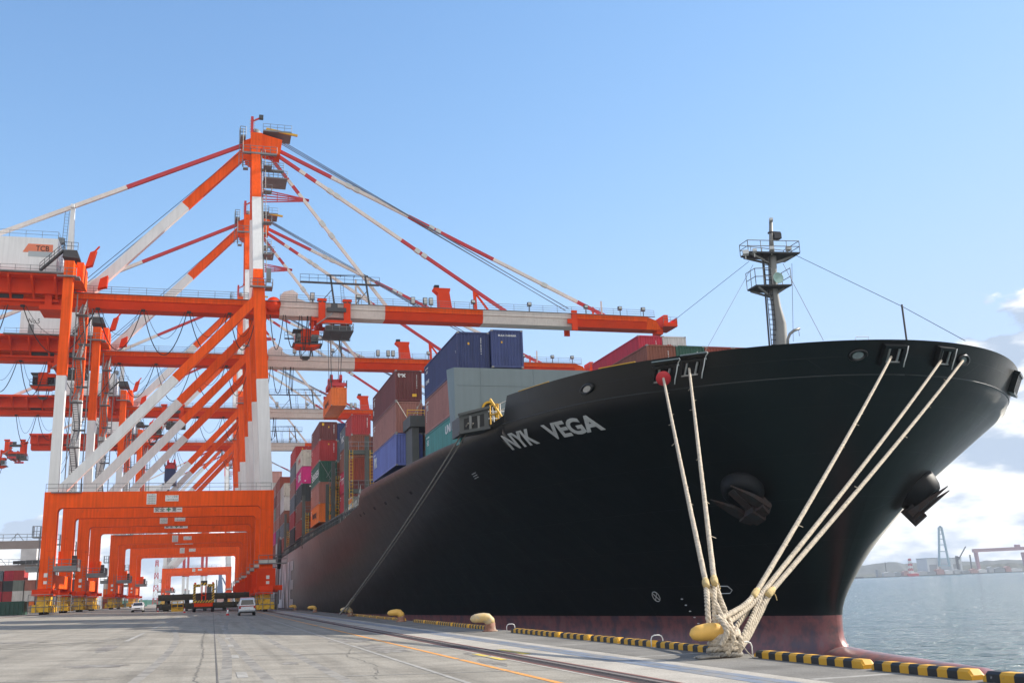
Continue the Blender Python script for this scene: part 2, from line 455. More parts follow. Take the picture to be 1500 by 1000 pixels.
strip(cv, 6.95, 7.15, 25.3, 28.3, 0.012); strip(cv, 8.05, 8.3, 27.0, 29.8, 0.012)
tag(cv.build('yellow_road_marking'), kind='structure')

# cracks, patches, oil stains and tyre marks on the apron
random.seed(21)
CRK = mat('crack_filler', (0.135, 0.124, 0.11), 0.95, var=0.3)
def crack(pts, w, lift=0.005):
    b = MB(CRK); P = []
    for (x0, y0), (x1, y1) in zip(pts, pts[1:]):
        n = max(2, int(math.hypot(x1 - x0, y1 - y0) / .22))
        for i in range(n): P.append((x0 + (x1 - x0) * i / n + random.uniform(-.055, .055), y0 + (y1 - y0) * i / n + random.uniform(-.03, .03), w * random.uniform(.35, 1.2)))
    for (x0, y0, a), (x1, y1, c) in zip(P, P[1:]):
        d = math.hypot(x1 - x0, y1 - y0) or 1; nx, ny = -(y1 - y0) / d, (x1 - x0) / d
        b.add([(x0 - nx * a, y0 - ny * a, gz(x0) + lift), (x0 + nx * a, y0 + ny * a, gz(x0) + lift), (x1 + nx * c, y1 + ny * c, gz(x1) + lift), (x1 - nx * c, y1 - ny * c, gz(x1) + lift)], [(0, 1, 2, 3)])
    tag(b.build('ground_crack'), kind='structure')
crack([(-.22, 18), (-.30, 24), (-.2, 31), (-.34, 44), (-.28, 60)], .018)
crack([(-9, 30), (-6.2, 28.6), (-3.4, 29.2), (-1.0, 27.8)], .011)
crack([(3.1, 20.5), (3.8, 25), (3.6, 29), (4.4, 34)], .010)
STAIN = mat('oil_stain', (0.135, 0.118, 0.10), 0.75, var=0.3, scale=1.2, dirt=(0.24, 0.222, 0.195), dirt_lo=0.44, dirt_hi=0.56, dscale=2.2)
PATCH = mat('tar_patch', (0.185, 0.175, 0.158), 0.9, var=0.15, scale=2, dirt=(0.24, 0.225, 0.2), dirt_lo=0.5, dirt_hi=0.62, dscale=3)
def blotch(name, m, x, y, rx, ry, lift, n=22):
    b = MB(m); ph = [random.uniform(.55, 1.15) for _ in range(n)]
    b.add([(x + rx * ph[i] * math.cos(2 * math.pi * i / n), y + ry * ph[i] * math.sin(2 * math.pi * i / n), gz(x + rx * ph[i] * math.cos(2 * math.pi * i / n)) + lift) for i in range(n)], [tuple(range(n))])
    tag(b.build(name), kind='structure')
for x, y, rx, ry in ((-3.4, 38, .35, 3.2), (-2.6, 27.5, .8, .7), (5.2, 33, .7, 3.0), (4.9, 39.5, 1.0, 1.6), (6.5, 24.5, .25, 1.4), (7.0, 28, .3, 1.2), (1.9, 26.5, .25, .7), (-7.5, 45, 1.6, .8), (2.4, 52, .9, 3), (-12, 60, 2.4, 2.2)): blotch('ground_stain', STAIN, x, y, rx, ry, .0045)
tm = MB(mat('tyre_mark', (0.165, 0.152, 0.135), 0.9, var=0.2, scale=2, dirt=(0.25, 0.232, 0.203), dirt_lo=0.44, dirt_hi=0.54, dscale=1.5))
for x0, y0, x1, y1, cv_ in ((-1.6, 14, -2.6, 70, .8), (0.1, 14, -.9, 70, .8), (2.6, 16, 3.0, 95, -.6), (1.2, 16, 1.5, 95, -.6), (-14, 30, -3, 50, 2.5), (-14, 31.8, -3, 52, 2.5)):
    pr_ = None
    for i in range(41):
        f_ = i / 40; x = x0 + (x1 - x0) * f_ + cv_ * math.sin(math.pi * f_); y = y0 + (y1 - y0) * f_
        if pr_: tm.add([(pr_[0] - .12, pr_[1], gz(pr_[0]) + .0035), (pr_[0] + .12, pr_[1], gz(pr_[0]) + .0035), (x + .12, y, gz(x) + .0035), (x - .12, y, gz(x) + .0035)], [(0, 1, 2, 3)])
        pr_ = (x, y)
tag(tm.build('tyre_marks'), kind='structure')

q = MB(BROWN); q.box(EDGE - 1.5, EDGE - 0.02, -80, 900, -9, -0.02)
tag(q.build('quay_wall'), 'concrete quay wall dropping to the water beside the ship', 'quay wall')

def water_mat():
    m = bpy.data.materials.new('sea_water'); m.use_nodes = True
    t = m.node_tree; b = t.nodes['Principled BSDF']
    b.inputs['Base Color'].default_value = (0.028, 0.088, 0.100, 1)
    b.inputs['Roughness'].default_value = 0.15; b.inputs['IOR'].default_value = 1.33; b.inputs['Specular IOR Level'].default_value = 0.30
    co = t.nodes.new('ShaderNodeTexCoord'); last = None; h = None
    for sc, w, st in ((0.06, 0.9, (1, 1.6, 1)), (0.26, 0.55, (1, 1.8, 1)), (0.9, 0.36, (1, 1.9, 1))):
        mp = t.nodes.new('ShaderNodeMapping'); mp.inputs['Scale'].default_value = st; mp.inputs['Rotation'].default_value = (0, 0, 0.75)
        t.links.new(co.outputs['Object'], mp.inputs[0])
        n = t.nodes.new('ShaderNodeTexNoise'); n.inputs['Scale'].default_value = sc; n.inputs['Detail'].default_value = 5; n.inputs['Distortion'].default_value = 0.5
        t.links.new(mp.outputs[0], n.inputs['Vector'])
        x = t.nodes.new('ShaderNodeMath'); x.operation = 'MULTIPLY'; x.inputs[1].default_value = w
        t.links.new(n.outputs['Fac'], x.inputs[0])
        if h is None: h = x.outputs[0]
        else:
            a = t.nodes.new('ShaderNodeMath'); a.operation = 'ADD'
            t.links.new(h, a.inputs[0]); t.links.new(x.outputs[0], a.inputs[1]); h = a.outputs[0]
    bp = t.nodes.new('ShaderNodeBump'); bp.inputs['Strength'].default_value = 1.0; bp.inputs['Distance'].default_value = 2.5
    t.links.new(h, bp.inputs['Height']); t.links.new(bp.outputs[0], b.inputs['Normal'])
    return m
w = MB(water_mat()); w.add([(EDGE - 1, -80, -3.2), (3600, -80, -3.2), (3600, 3300, -3.2), (EDGE - 1, 3300, -3.2)], [(0, 1, 2, 3)])
tag(w.build('water'), kind='structure')

# striped kerb blocks along the quay edge
KBLK = mat('kerb_black', (0.018, 0.017, 0.016), 0.55, var=0.2, dirt=(0.45, 0.44, 0.42), dirt_lo=0.66, dirt_hi=0.69, dscale=5)
KYEL = mat('kerb_yellow', (0.68, 0.34, 0.015), 0.55, var=0.12, dirt=(0.3, 0.2, 0.08), dirt_lo=0.62, dirt_hi=0.75, dscale=4)
KX = 11.93
def kerb(y0, y1, label, n):
    n += n % 2
    b = MB([KBLK, KYEL])
    pr = lambda y, s: [(-0.13, y, 0), (0.13, y, 0), (0.13, y, 0.13 * s), (0.09, y, 0.165 * s), (-0.08, y, 0.165 * s), (-0.13, y, 0.125 * s)]
    L = y1 - y0; w_ = (L - 0.16) / n
    ys = [0, 0.08] + [0.08 + w_ * i for i in range(1, n + 1)] + [L]
    ss = [0.45] + [1] * (n + 1) + [0.45]
    for i in range(len(ys) - 1):
        b.k = 1 if i in (0, len(ys) - 2) else (i % 2)
        a, c = pr(ys[i], ss[i]), pr(ys[i + 1], ss[i + 1])
        b.add(a + c, [(j, (j + 1) % 6, (j + 1) % 6 + 6, j + 6) for j in range(6)])
    b.k = 1
    b.add(pr(0, 0.45), [tuple(range(6))]); b.add(pr(L, 0.45), [tuple(reversed(range(6)))])
    o = b.build('quay_kerb'); o.location = (KX, y0, 0.005)
    tag(o, label, 'kerb', 'striped kerb blocks along the quay edge')
ORD = ['first', 'second', 'third', 'fourth', 'fifth', 'sixth', 'seventh', 'eighth', 'ninth', 'tenth']
kerb(10.9, 14.05, 'black and yellow kerb block cut by the lower right corner of the photo', 9)
kerb(14.3, 16.95, 'scuffed black and yellow kerb block in front of the open water', 9)
kerb(17.2, 21.3, 'black and yellow kerb block between the white hoop and the bow stem', 14)
kerb(23.2, 26.75, 'black and yellow kerb block running behind the rope wrapped bollard', 11)
ky = [(27.0, 29.35), (29.5, 31.9), (32.1, 34.95), (35.15, 41.2)]
for i, (a, b_) in enumerate(ky):
    kerb(a, b_, f'black and yellow kerb block, {ORD[i + 1]} beyond the rope wrapped bollard', max(6, int((b_ - a) / 0.32)))
y = 45.0
for i in range(5):
    kerb(y, y + 3.4, f'black and yellow kerb block, {ORD[i]} beyond the weathered second bollard', 11); y += 3.6
y = 66.5
for i in range(8):
    kerb(y, y + 3.4, 'small distant black and yellow kerb block along the shaded quay beyond the third bollard', 11); y += 3.6

# bollards
BOLY = mat('bollard_yellow', (0.72, 0.42, 0.09), 0.5, var=0.1, scale=2, dirt=(0.28, 0.10, 0.04), dirt_lo=0.64, dirt_hi=0.70, dscale=4.5)
BOLW = mat('bollard_worn_yellow', (0.60, 0.42, 0.17), 0.6, var=0.2, scale=2, dirt=(0.42, 0.36, 0.27), dirt_lo=0.45, dirt_hi=0.6, dscale=3)
BOLR = mat('bollard_rust', (0.24, 0.11, 0.07), 0.75, var=0.3, scale=4, dirt=(0.30, 0.24, 0.18), dirt_lo=0.5, dirt_hi=0.62, dscale=3)
def bollard(Y, label, m, reach=0.78):
    t = empty('bollard', (11.4, Y, 0)); tag(t, label, 'bollard', 'mooring bollards on the quay edge')
    h = MB(m); h.smooth = True
    pts = [(0.06, 0, 0.30), (0.04, 0, 0.44), (-0.06, 0, 0.545), (-0.22, 0, 0.58), (-0.42, 0, 0.575), (-0.60, 0, 0.56), (-reach + 0.05, 0, 0.55), (-reach - 0.02, 0, 0.548)]
    h.tube(pts, [0.225, 0.23, 0.225, 0.205, 0.195, 0.18, 0.13, 0.04], 20)
    h.build('head', t)
    c = MB(BOLR); c.smooth = True
    c.lathe([(0.34, 0), (0.34, 0.03), (0.27, 0.06), (0.235, 0.14), (0.225, 0.36)], (0.06, 0, 0.004), 20)
    c.build('column', t)
    return t
bollard(22.0, 'golden yellow bollard head with pale mooring ropes wound round its base', BOLY)
bollard(43.2, 'weathered pale bollard with rusty stem between two kerb blocks', BOLW)
bollard(65.0, 'yellow bollard with curved head and chipped red stem, third along the quay', BOLY)
bollard(90.0, 'bollard in the ship shade holding the two grey slanting lines', BOLW)
bollard(122.0, 'small dull yellow bollard under the white hull letters', BOLY)
bollard(152.0, 'tiny dull bollard beside the yellow crane bogies by the ship', BOLY)

def hoop(Y, label):
    b = MB(PAPER); b.smooth = True
    b.tube([(11.75, Y, 0), (11.75, Y, 0.22), (11.78, Y, 0.29), (11.85, Y, 0.32), (12.0, Y, 0.32), (12.07, Y, 0.29), (12.1, Y, 0.22), (12.1, Y, 0)], 0.016, 8)
    o = b.build('ladder_hoop'); tag(o, label, 'hoop', 'white ladder hoops on the quay edge')
hoop(21.9, 'white metal hoop standing right of the rope wrapped bollard')
hoop(26.88, 'white metal hoop behind the golden bollard between kerb blocks')
hoop(41.6, 'white metal hoop beside the weathered second bollard')

# ------------------------------------------------------------------ the ship
def smooth(tab, x):
    n = len(tab)
    if x <= tab[0][0]: return tab[0][1]
    if x >= tab[-1][0]: return tab[-1][1]
    d = [(tab[i + 1][1] - tab[i][1]) / (tab[i + 1][0] - tab[i][0]) for i in range(n - 1)]
    m = [d[0]] + [0 if d[i - 1] * d[i] <= 0 else 2 * d[i - 1] * d[i] / (d[i - 1] + d[i]) for i in range(1, n - 1)] + [d[-1]]
    for i in range(n - 1):
        if x <= tab[i + 1][0]:
            hh = tab[i + 1][0] - tab[i][0]; t = (x - tab[i][0]) / hh
            return (2 * t ** 3 - 3 * t * t + 1) * tab[i][1] + (t ** 3 - 2 * t * t + t) * hh * m[i] + (-2 * t ** 3 + 3 * t * t) * tab[i + 1][1] + (t ** 3 - t * t) * hh * m[i + 1]
def lin(tab, x):
    if x <= tab[0][0]: return tab[0][1]
    for (a, b), (c, d) in zip(tab, tab[1:]):
        if x <= c: return b + (d - b) * (x - a) / (c - a)
    return tab[-1][1]
SX = 36.2       # centre line
DECKT = [(0, 0), (.63, 3.2), (1.38, 7.0), (2.14, 10.8), (2.7, 13.55), (3.13, 15.3), (4.15, 18.0), (5, 19.7), (5.66, 20.4), (6.7, 21.2), (7.75, 21.9), (8.94, 22.4), (10, 22.7), (18, 22.7)]
WLT = [(0, 0), (2.5, 2.7), (3.5, 4.7), (4.87, 8.0), (5.97, 11.3), (7.46, 15.5), (9.2, 19.2), (11.2, 21.6), (13, 22.5), (14, 22.7), (18, 22.7)]
STEMT = [(-7, 51.0), (-3.4, 53.0), (-2.6, 54.3), (-1.7, 54.9), (-.5, 54.9), (2, 53.6), (5, 51.3), (8, 49.0), (11, 46.8), (14.05, 44.7)]
TOPT = [(17.5, 14.05), (17.55, 12.9), (19.5, 12.5), (25, 12.2), (58, 12.2), (58.2, 12.1), (62, 10.95), (64.6, 10.85), (75.8, 10.3), (125, 9.95), (187, 9.75), (400, 9.7)]
def hbr(t, z):
    s = math.sqrt(max(t, 0)); w = smooth(WLT, s); d = smooth(DECKT, s)
    g_ = max(0, min(1, (z + 1) / 12.8)) ** 1.25
    return w + (d - w) * g_
def hp(t, z, side=-1): return Vector((SX + side * hbr(t, z), smooth(STEMT, z) + t, z))
def hframe(t, z, side=-1):
    p = hp(t, z, side); du = hp(t + 0.05, z, side) - hp(max(t - 0.05, 0), z, side); dv = hp(t, z + 0.05, side) - hp(t, z - 0.05, side)
    du.normalize(); dv.normalize(); n = du.cross(dv) if side > 0 else dv.cross(du)
    n.normalize()
    return p, n, du, dv
def hull_mat():
    m = bpy.data.materials.new('hull_paint'); m.use_nodes = True
    t = m.node_tree; b = t.nodes['Principled BSDF']
    co = t.nodes.new('ShaderNodeTexCoord'); sp = t.nodes.new('ShaderNodeSeparateXYZ')
    t.links.new(co.outputs['Object'], sp.inputs[0])
    def noise(sc, det, ms=(1, 1, 1)):
        mp = t.nodes.new('ShaderNodeMapping'); mp.inputs['Scale'].default_value = ms
        t.links.new(co.outputs['Object'], mp.inputs[0])
        n = t.nodes.new('ShaderNodeTexNoise'); n.inputs['Scale'].default_value = sc; n.inputs['Detail'].default_value = det; n.inputs['Roughness'].default_value = 0.65
        t.links.new(mp.outputs[0], n.inputs['Vector']); return n.outputs['Fac']
    def ramp(f, stops):
        r = t.nodes.new('ShaderNodeValToRGB'); t.links.new(f, r.inputs[0]); e = r.color_ramp.elements
        e[0].position, e[0].color = stops[0][0], (*stops[0][1], 1); e[1].position, e[1].color = stops[-1][0], (*stops[-1][1], 1)
        for p, c in stops[1:-1]: k = e.new(p); k.color = (*c, 1)
        return r.outputs[0]
    def mixc(f, a, c):
        x = t.nodes.new('ShaderNodeMix'); x.data_type = 'RGBA'
        t.links.new(f, x.inputs[0]); t.links.new(a, x.inputs[6]); t.links.new(c, x.inputs[7]); return x.outputs[2]
    blk = ramp(noise(0.5, 7, (1, 1, 0.25)), [(0.3, (0.0045, 0.0048, 0.0052)), (0.6, (0.007, 0.0072, 0.0076)), (0.8, (0.015, 0.0145, 0.014))])
    scr = ramp(noise(1.6, 8, (0.6, 0.6, 0.05)), [(0.66, (0, 0, 0)), (0.8, (0.35, 0.35, 0.35))])
    dirt = ramp(noise(3, 4), [(0.3, (0.03, 0.028, 0.026)), (0.7, (0.045, 0.04, 0.036))])
    blk = mixc(scr, blk, dirt)
    red = ramp(noise(0.9, 8, (1, 1, 0.8)), [(0.32, (0.09, 0.07, 0.10)), (0.44, (0.15, 0.075, 0.08)), (0.56, (0.27, 0.095, 0.09)), (0.72, (0.24, 0.13, 0.125))])
    wz = t.nodes.new('ShaderNodeMath'); wz.operation = 'GREATER_THAN'; wz.inputs[1].default_value = 2.68
    t.links.new(sp.outputs[2], wz.inputs[0])
    t.links.new(mixc(wz.outputs[0], red, blk), b.inputs['Base Color'])
    rr = t.nodes.new('ShaderNodeMapRange'); rr.inputs[3].default_value = 0.30; rr.inputs[4].default_value = 0.46
    t.links.new(noise(0.7, 6), rr.inputs[0]); t.links.new(rr.outputs[0], b.inputs['Roughness'])
    b.inputs['Specular IOR Level'].default_value = 0.5
    b.inputs['Coat Weight'].default_value = 0.12; b.inputs['Coat Roughness'].default_value = 0.25; b.inputs['Sheen Weight'].default_value = 0.34; b.inputs['Sheen Roughness'].default_value = 0.2; b.inputs['Sheen Tint'].default_value = (.9, .88, .84, 1)
    # plating between the frames, plus weld seams
    sx = t.nodes.new('ShaderNodeCombineXYZ'); t.links.new(sp.outputs[1], sx.inputs[0]); t.links.new(sp.outputs[2], sx.inputs[1])
    br = t.nodes.new('ShaderNodeTexBrick'); br.inputs['Scale'].default_value = 1.0; br.inputs['Mortar Size'].default_value = 0.018; br.inputs['Mortar Smooth'].default_value = 0.6
    br.inputs['Brick Width'].default_value = 9.0; br.inputs['Row Height'].default_value = 2.35; br.inputs['Color1'].default_value = (0, 0, 0, 1); br.inputs['Color2'].default_value = (.12, .12, .12, 1); br.inputs['Mortar'].default_value = (1, 1, 1, 1)
    t.links.new(sx.outputs[0], br.inputs['Vector'])
    b2p = t.nodes.new('ShaderNodeBump'); b2p.inputs['Strength'].default_value = 0.5; b2p.inputs['Distance'].default_value = 0.012; t.links.new(br.outputs['Color'], b2p.inputs['Height'])
    bp = t.nodes.new('ShaderNodeBump'); bp.inputs['Strength'].default_value = 0.35; bp.inputs['Distance'].default_value = 0.05
    t.links.new(noise(0.55, 2), bp.inputs['Height']); t.links.new(b2p.outputs[0], bp.inputs['Normal']); t.links.new(bp.outputs[0], b.inputs['Normal'])
    return m
HULL = hull_mat()
ship = empty('container_ship', (SX, 60, -3.2))
tag(ship, 'huge black container ship moored along the quay, bow towards the camera', 'ship')
SO = (-SX, -60, 3.2)        # parts are written in scene coordinates and moved into the ship's own
def ship_mb(m): return MB(m, SO)
tcol = [0, .02, .06, .12, .2, .32, .46, .62, .8, 1.0, 1.25, 1.5, 1.8, 2.1, 2.45, 2.8, 3.2, 3.6, 4.1, 4.6, 5.2, 5.8, 6.5, 7.2, 8, 8.8, 9.7, 10.6, 11.6, 12.6, 13.2, 13.7, 14.2, 14.8, 15.4, 16, 16.6, 17.1, 17.5, 17.55, 18.2, 19.5, 21, 23, 25, 27.5, 30, 33, 36, 39, 43, 47, 51, 55, 58, 58.2, 60, 62, 64.6, 68, 72, 76, 82, 88, 95, 102, 110, 120, 130, 140, 150, 160, 170, 187, 205, 230, 260, 285]
NR = 44
h_ = ship_mb(HULL); h_.smooth = True
for side in (-1, 1):
    vs = []
    for t in tcol:
        zt = lin(TOPT, t)
        for r in range(NR + 1):
            vs.append(hp(t, -6 + (zt + 6) * (r / NR), side))
    fs = []
    for i in range(len(tcol) - 1):
        for r in range(NR):
            a = i * (NR + 1) + r
            fs.append((a, a + 1, a + NR + 2, a + NR + 1))
    h_.add(vs, fs)
def quad_strip(mb, A, B):
    mb.add(A + B, [(i, i + 1, i + 1 + len(A), i + len(A)) for i in range(len(A) - 1)])
h_.build('hull', ship)
# bulwark inside, rail cap and decks
bw = ship_mb([HULL, DGREY])
for side in (-1, 1):
    out = [hp(t, lin(TOPT, t), side) for t in tcol]
    inn = []
    for t, p in zip(tcol, out):
        d = Vector((SX, p.y + 6 * math.exp(-t / 3), p.z)) - p; d.z = 0
        if d.length > 1e-3: d.normalize()
        inn.append(p + d * 0.25)
    low = []
    for t, p in zip(tcol, inn):
        z = 12.75 if t <= 17.5 else lin(TOPT, t) - .35
        yy = max(p.y, smooth(STEMT, z) + .3)
        low.append(Vector((SX + side * max(0, min(abs(p.x - SX), hbr(yy - smooth(STEMT, z), z) - .3)), yy, z)))
    quad_strip(bw, out, inn)
    bw.k = 1; quad_strip(bw, inn, low); bw.k = 0
    if side == -1: lowL = low
    else:
        bw.k = 1; quad_strip(bw, lowL, low); bw.k = 0
bw.build('bulwark', ship)
bulb = ship_mb(HULL); bulb.smooth = True
bulb.tube([(SX, 60, -4.4), (SX, 57, -4.2), (SX, 54.6, -4.25), (SX, 52.5, -4.5), (SX, 50, -4.62), (SX, 46, -4.78), (SX, 43.2, -4.88), (SX, 41.7, -5.0), (SX, 41.0, -5.1), (SX, 40.8, -5.1)], [1.0, 1.5, 1.95, 2.05, 2.05, 2.05, 2.03, 1.55, 0.9, 0.2], 28)
bulb.build('bulbous_bow', ship)
# weld line under the bulwark
wd = ship_mb(mat('hull_knuckle', (0.03, 0.032, 0.034), 0.4)); wd.smooth = True
for side in (-1, 1):
    pts = []
    for t in [x for x in tcol if x <= 17.5]:
        p, n, du, dv = hframe(t, 12.36, side); pts.append(p)
    wd.tube(pts, 0.035, 6)
wd.build('knuckle_seam', ship)

def on_hull(t0, t1, z0, z1, side=-1):
    def place(u, v, d):
        p, n, du, dv = hframe(t0 + (t1 - t0) * u, z0 + (z1 - z0) * v, side)
        return p + n * (0.05 + d) + Vector(SO)
    return place
fit_text('NYK', LETTER, 0, 1, 0, 1, on_hull(17.74, 14.55, 10.86, 11.72), 0.035, 'name_lettering', ship)
fit_text('VEGA', LETTER, 0, 1, 0, 1, on_hull(13.3, 8.94, 10.86, 11.71), 0.035, 'name_lettering', ship)
fit_text('LINE', LETTER, 0, 1, 0, 1, on_hull(173, 138.5, -0.15, 8.3), 0.03, 'line_lettering', ship)
fit_text('NYK', LETTER, 0, 1, 0, 1, on_hull(212, 183, -0.15, 8.9), 0.03, 'line_lettering', ship)
# thruster and bulb marks, draught figures
def hull_line(mb, pts, r=0.03):
    mb.tube([hframe(t, z)[0] + hframe(t, z)[1] * 0.02 for t, z in pts], r, 5)
mk = ship_mb(LETTER)
circ = lambda c, d, r, n=18: [(c + math.cos(2 * math.pi * i / n) * r, d + math.sin(2 * math.pi * i / n) * r) for i in range(n + 1)]
hull_line(mk, circ(13.2, 0.85, 0.34)); hull_line(mk, [(12.98, 0.6), (13.42, 1.1)]); hull_line(mk, [(12.98, 1.1), (13.42, 0.6)])
mk.build('thruster_mark', ship)
mk = ship_mb(LETTER); hull_line(mk, [(7.9, 0.95), (6.6, 0.95), (6.35, 1.15), (6.6, 1.4), (7.8, 1.45), (8.3, 1.8)]); mk.build('bulb_mark', ship)
mk = ship_mb(LETTER)
for k in range(7): hull_line(mk, [(10.9 - k * 0.12, 0.65 - k * 0.42), (10.75 - k * 0.12, 0.65 - k * 0.42)], 0.035)
for k in range(3): hull_line(mk, [(25.4 - k * 0.05, 9.85 + k * 0.14), (24.6 - k * 0.05, 9.9 + k * 0.14)], 0.02)
mk.build('draught_mark', ship)
sc_ = ship_mb(BLACK)
for t, z in ((62.6, 10.1), (60.4, 10.15), (55, 10.2), (50, 10.25), (45, 10.3), (40.5, 10.3)):
    p, n, du, dv = hframe(t, z); sc_.bar(p - n * 0.1, p + n * 0.03, 0.55, 0.3)
sc_.build('scupper', ship)

# closed chocks in the bulwark, roller fairleads, rope openings
CHROME = mat('worn_chock_steel', (0.45, 0.45, 0.44), 0.35, 0.6, var=0.2, scale=5)
def chock(t, z, side=-1, rope=False):
    p, n, du, dv = hframe(t, z, side)
    M = Matrix((du, dv, n)).transposed()
    c = ship_mb(HULL); c.smooth = True
    prof = [(0.30, -0.05), (0.40, 0.0), (0.44, 0.06), (0.40, 0.13), (0.30, 0.15), (0.25, 0.08), (0.25, -0.05)]
    vs = []; k = 24
    for r, q in prof:
        for j in range(k):
            a = 2 * math.pi * j / k
            vs.append(p + M @ Vector((r * 1.25 * math.cos(a), r * 0.85 * math.sin(a), q)))
    c.add(vs, [(i * k + j, i * k + (j + 1) % k, (i + 1) * k + (j + 1) % k, (i + 1) * k + j) for i in range(len(prof) - 1) for j in range(k)])
    o = c.build('chock', ship)
    d = MB(CHROME, SO); d.smooth = True
    vs = [p + M @ Vector((0.31 * math.cos(2 * math.pi * j / k), 0.21 * math.sin(2 * math.pi * j / k), 0.05)) for j in range(k)]
    d.add(vs, [tuple(range(k))])
    d.build('chock_lining', o)
chock(9.6, 13.1); chock(0.36, 13.32); chock(0.62, 13.3, 1)
def fairlead(t, z, side, label=None, lip=False, wide=1.5):
    p, n, du, dv = hframe(t, z, side)
    if side < 0: du = -du                       # du now runs towards the camera's right
    M = Matrix((du, dv, n)).transposed()
    P = lambda x, y, q: p + M @ Vector((x, y, q))
    f = ship_mb([HULL, BLACK, CHROME]); w2 = wide / 2
    def bx(x0, x1, y0, y1, q0, q1): f.hexa([P(x0, y0, q0), P(x1, y0, q0), P(x1, y1, q0), P(x0, y1, q0), P(x0, y0, q1), P(x1, y0, q1), P(x1, y1, q1), P(x0, y1, q1)])
    bx(-w2, -w2 + .22, -.62, .6, 0, .30); bx(w2 - .22, w2, -.62, .6, 0, .30); bx(-w2 + .22, w2 - .22, .42, .6, 0, .30); bx(-w2 + .22, w2 - .22, -.62, -.44, 0, .30)
    f.k = 1; bx(-w2 + .22, w2 - .22, -.44, .42, .004, .02)
    f.k = 2
    f.tube([P(-.30, -.40, .16), P(-.30, .40, .16)], .07, 10); f.tube([P(.30, -.40, .16), P(.30, .40, .16)], .07, 10)
    f.tube([P(-.5, -.38, .2), P(.5, -.38, .2)], .05, 8)
    o = f.build('roller_fairlead', ship)
    if lip:
        l = ship_mb(GREYW)
        l.hexa([P(-w2 - .05, .75, -.05), P(w2 + .05, .75, -.05), P(w2 + .05, .98, .55), P(-w2 - .05, .98, .55), P(-w2 - .05, .81, -.08), P(w2 + .05, .81, -.08), P(w2 + .05, 1.04, .52), P(-w2 - .05, 1.04, .52)])
        l.build('rain_lip', o)
    e = ship_mb(PAPER); e.smooth = True  # white tubes painted in as the lit edges of the housing
    e.tube([P(w2, .6, .3), P(w2 + .03, .2, .31), P(w2 + .02, -.3, .31), P(w2 + .05, -.62, .30)], .035, 6)
    if lip: e.tube([P(w2 + .05, 1.02, .5), P(w2 + .12, .9, .4), P(w2 + .02, .7, .33), P(w2 + .10, .5, .33)], .03, 6)
    e.build('painted_lit_edge', o)
    return P
PL1 = fairlead(5.67, 13.2, -1, lip=True)
PL2 = fairlead(4.63, 13.35, -1, lip=True, wide=1.4)
PR1 = fairlead(0.05, 13.35, -1, wide=1.35)
PR2 = fairlead(0.2, 13.35, 1, wide=1.2)
fr = ship_mb([HULL, DSTEEL])
p, n, du, dv = hframe(5.6, 13.2, 1)
M = Matrix((du, dv, n)).transposed()
for x0 in (-1.0, -0.55, -0.1, 0.35, 0.8):
    fr.hexa([p + M @ Vector(v) for v in ((x0, -.7, 0), (x0 + .22, -.7, 0), (x0 + .22, .6, 0), (x0, .6, 0), (x0, -.7, .35), (x0 + .22, -.7, .35), (x0 + .22, .6, .35), (x0, .6, .35))])
for y0 in (-.75, .55):
    fr.hexa([p + M @ Vector(v) for v in ((-1.1, y0, .02), (1.15, y0, .02), (1.15, y0 + .14, .02), (-1.1, y0 + .14, .02), (-1.1, y0, .4), (1.15, y0, .4), (1.15, y0 + .14, .4), (-1.1, y0 + .14, .4))])
fr.build('roller_fairlead', ship)

# anchors in their bolsters
BOLST = mat('bolster_black_paint', (0.010, 0.011, 0.013), 0.55, var=0.3, spec=0.25)
def anchor(t, z, side):
    p, n, du, dv = hframe(t, z, side)
    n2 = (n + Vector((0, 0, -0.22))).normalized()
    M = Matrix((du, n2.cross(du) * (1 if side > 0 else 1), n2)).transposed()
    b = ship_mb(BOLST); b.smooth = True
    k_ = .92 if side < 0 else 1.0; h_k = .72 if side < 0 else 1.0
    b.lathe([(r_ * k_, z_ * h_k) for r_, z_ in [(1.45, -0.35), (1.42, 0.0), (1.36, 0.30), (1.26, 0.62), (1.08, 0.86), (0.92, 0.92), (0.80, 0.84), (0.74, 0.5), (0.7, 0.1)]], p, 32, M)
    b.build('anchor_bolster', ship)
    a = empty('anchor', p + Vector(SO), ship)
    up = dv.normalized(); lat = n2.cross(up).normalized(); up = lat.cross(n2)
    an = R(38) if side < 0 else R(-12)
    if lat.dot(Vector((1, 0, 0))) < 0: lat = -lat          # lat runs to the camera's right
    up, lat = up * math.cos(an) - lat * math.sin(an), lat * math.cos(an) + up * math.sin(an)
    base = n2 * 0.95 - up * 1.15
    m_ = MB(RUST)
    m_.hexa([base + lat * x + n2 * y + up * z for x, y, z in ((-.85, -.35, -.45), (.85, -.35, -.45), (.85, .4, -.35), (-.85, .4, -.35), (-1.1, -.35, .35), (1.1, -.35, .35), (1.1, .4, .3), (-1.1, .4, .3))])
    m_.bar(base - lat * .4, base + lat * .4, 0.95, 1.1, n2)
    m_.build('crown', a)
    s_ = MB(RUST); s_.bar(base, n2 * 0.5 + up * 0.7, 0.5, 0.42, n2); s_.build('shank', a)
    for q in (-1, 1):
        f = MB(RUST)
        r = base + lat * 0.85 * q
        tip = r + up * 2.55 + n2 * 0.25 + lat * 0.12 * q
        f.bar(r - up * 0.2, r + up * 1.1 + n2 * .1, 0.55, 0.40, n2, 0.62, 0.26)
        f.bar(r + up * 1.1 + n2 * .1, tip, 0.62, 0.26, n2, 0.06, 0.05)
        f.build('fluke', a)
anchor(3.75, 6.95, -1)
anchor(2.4, 6.7, 1)

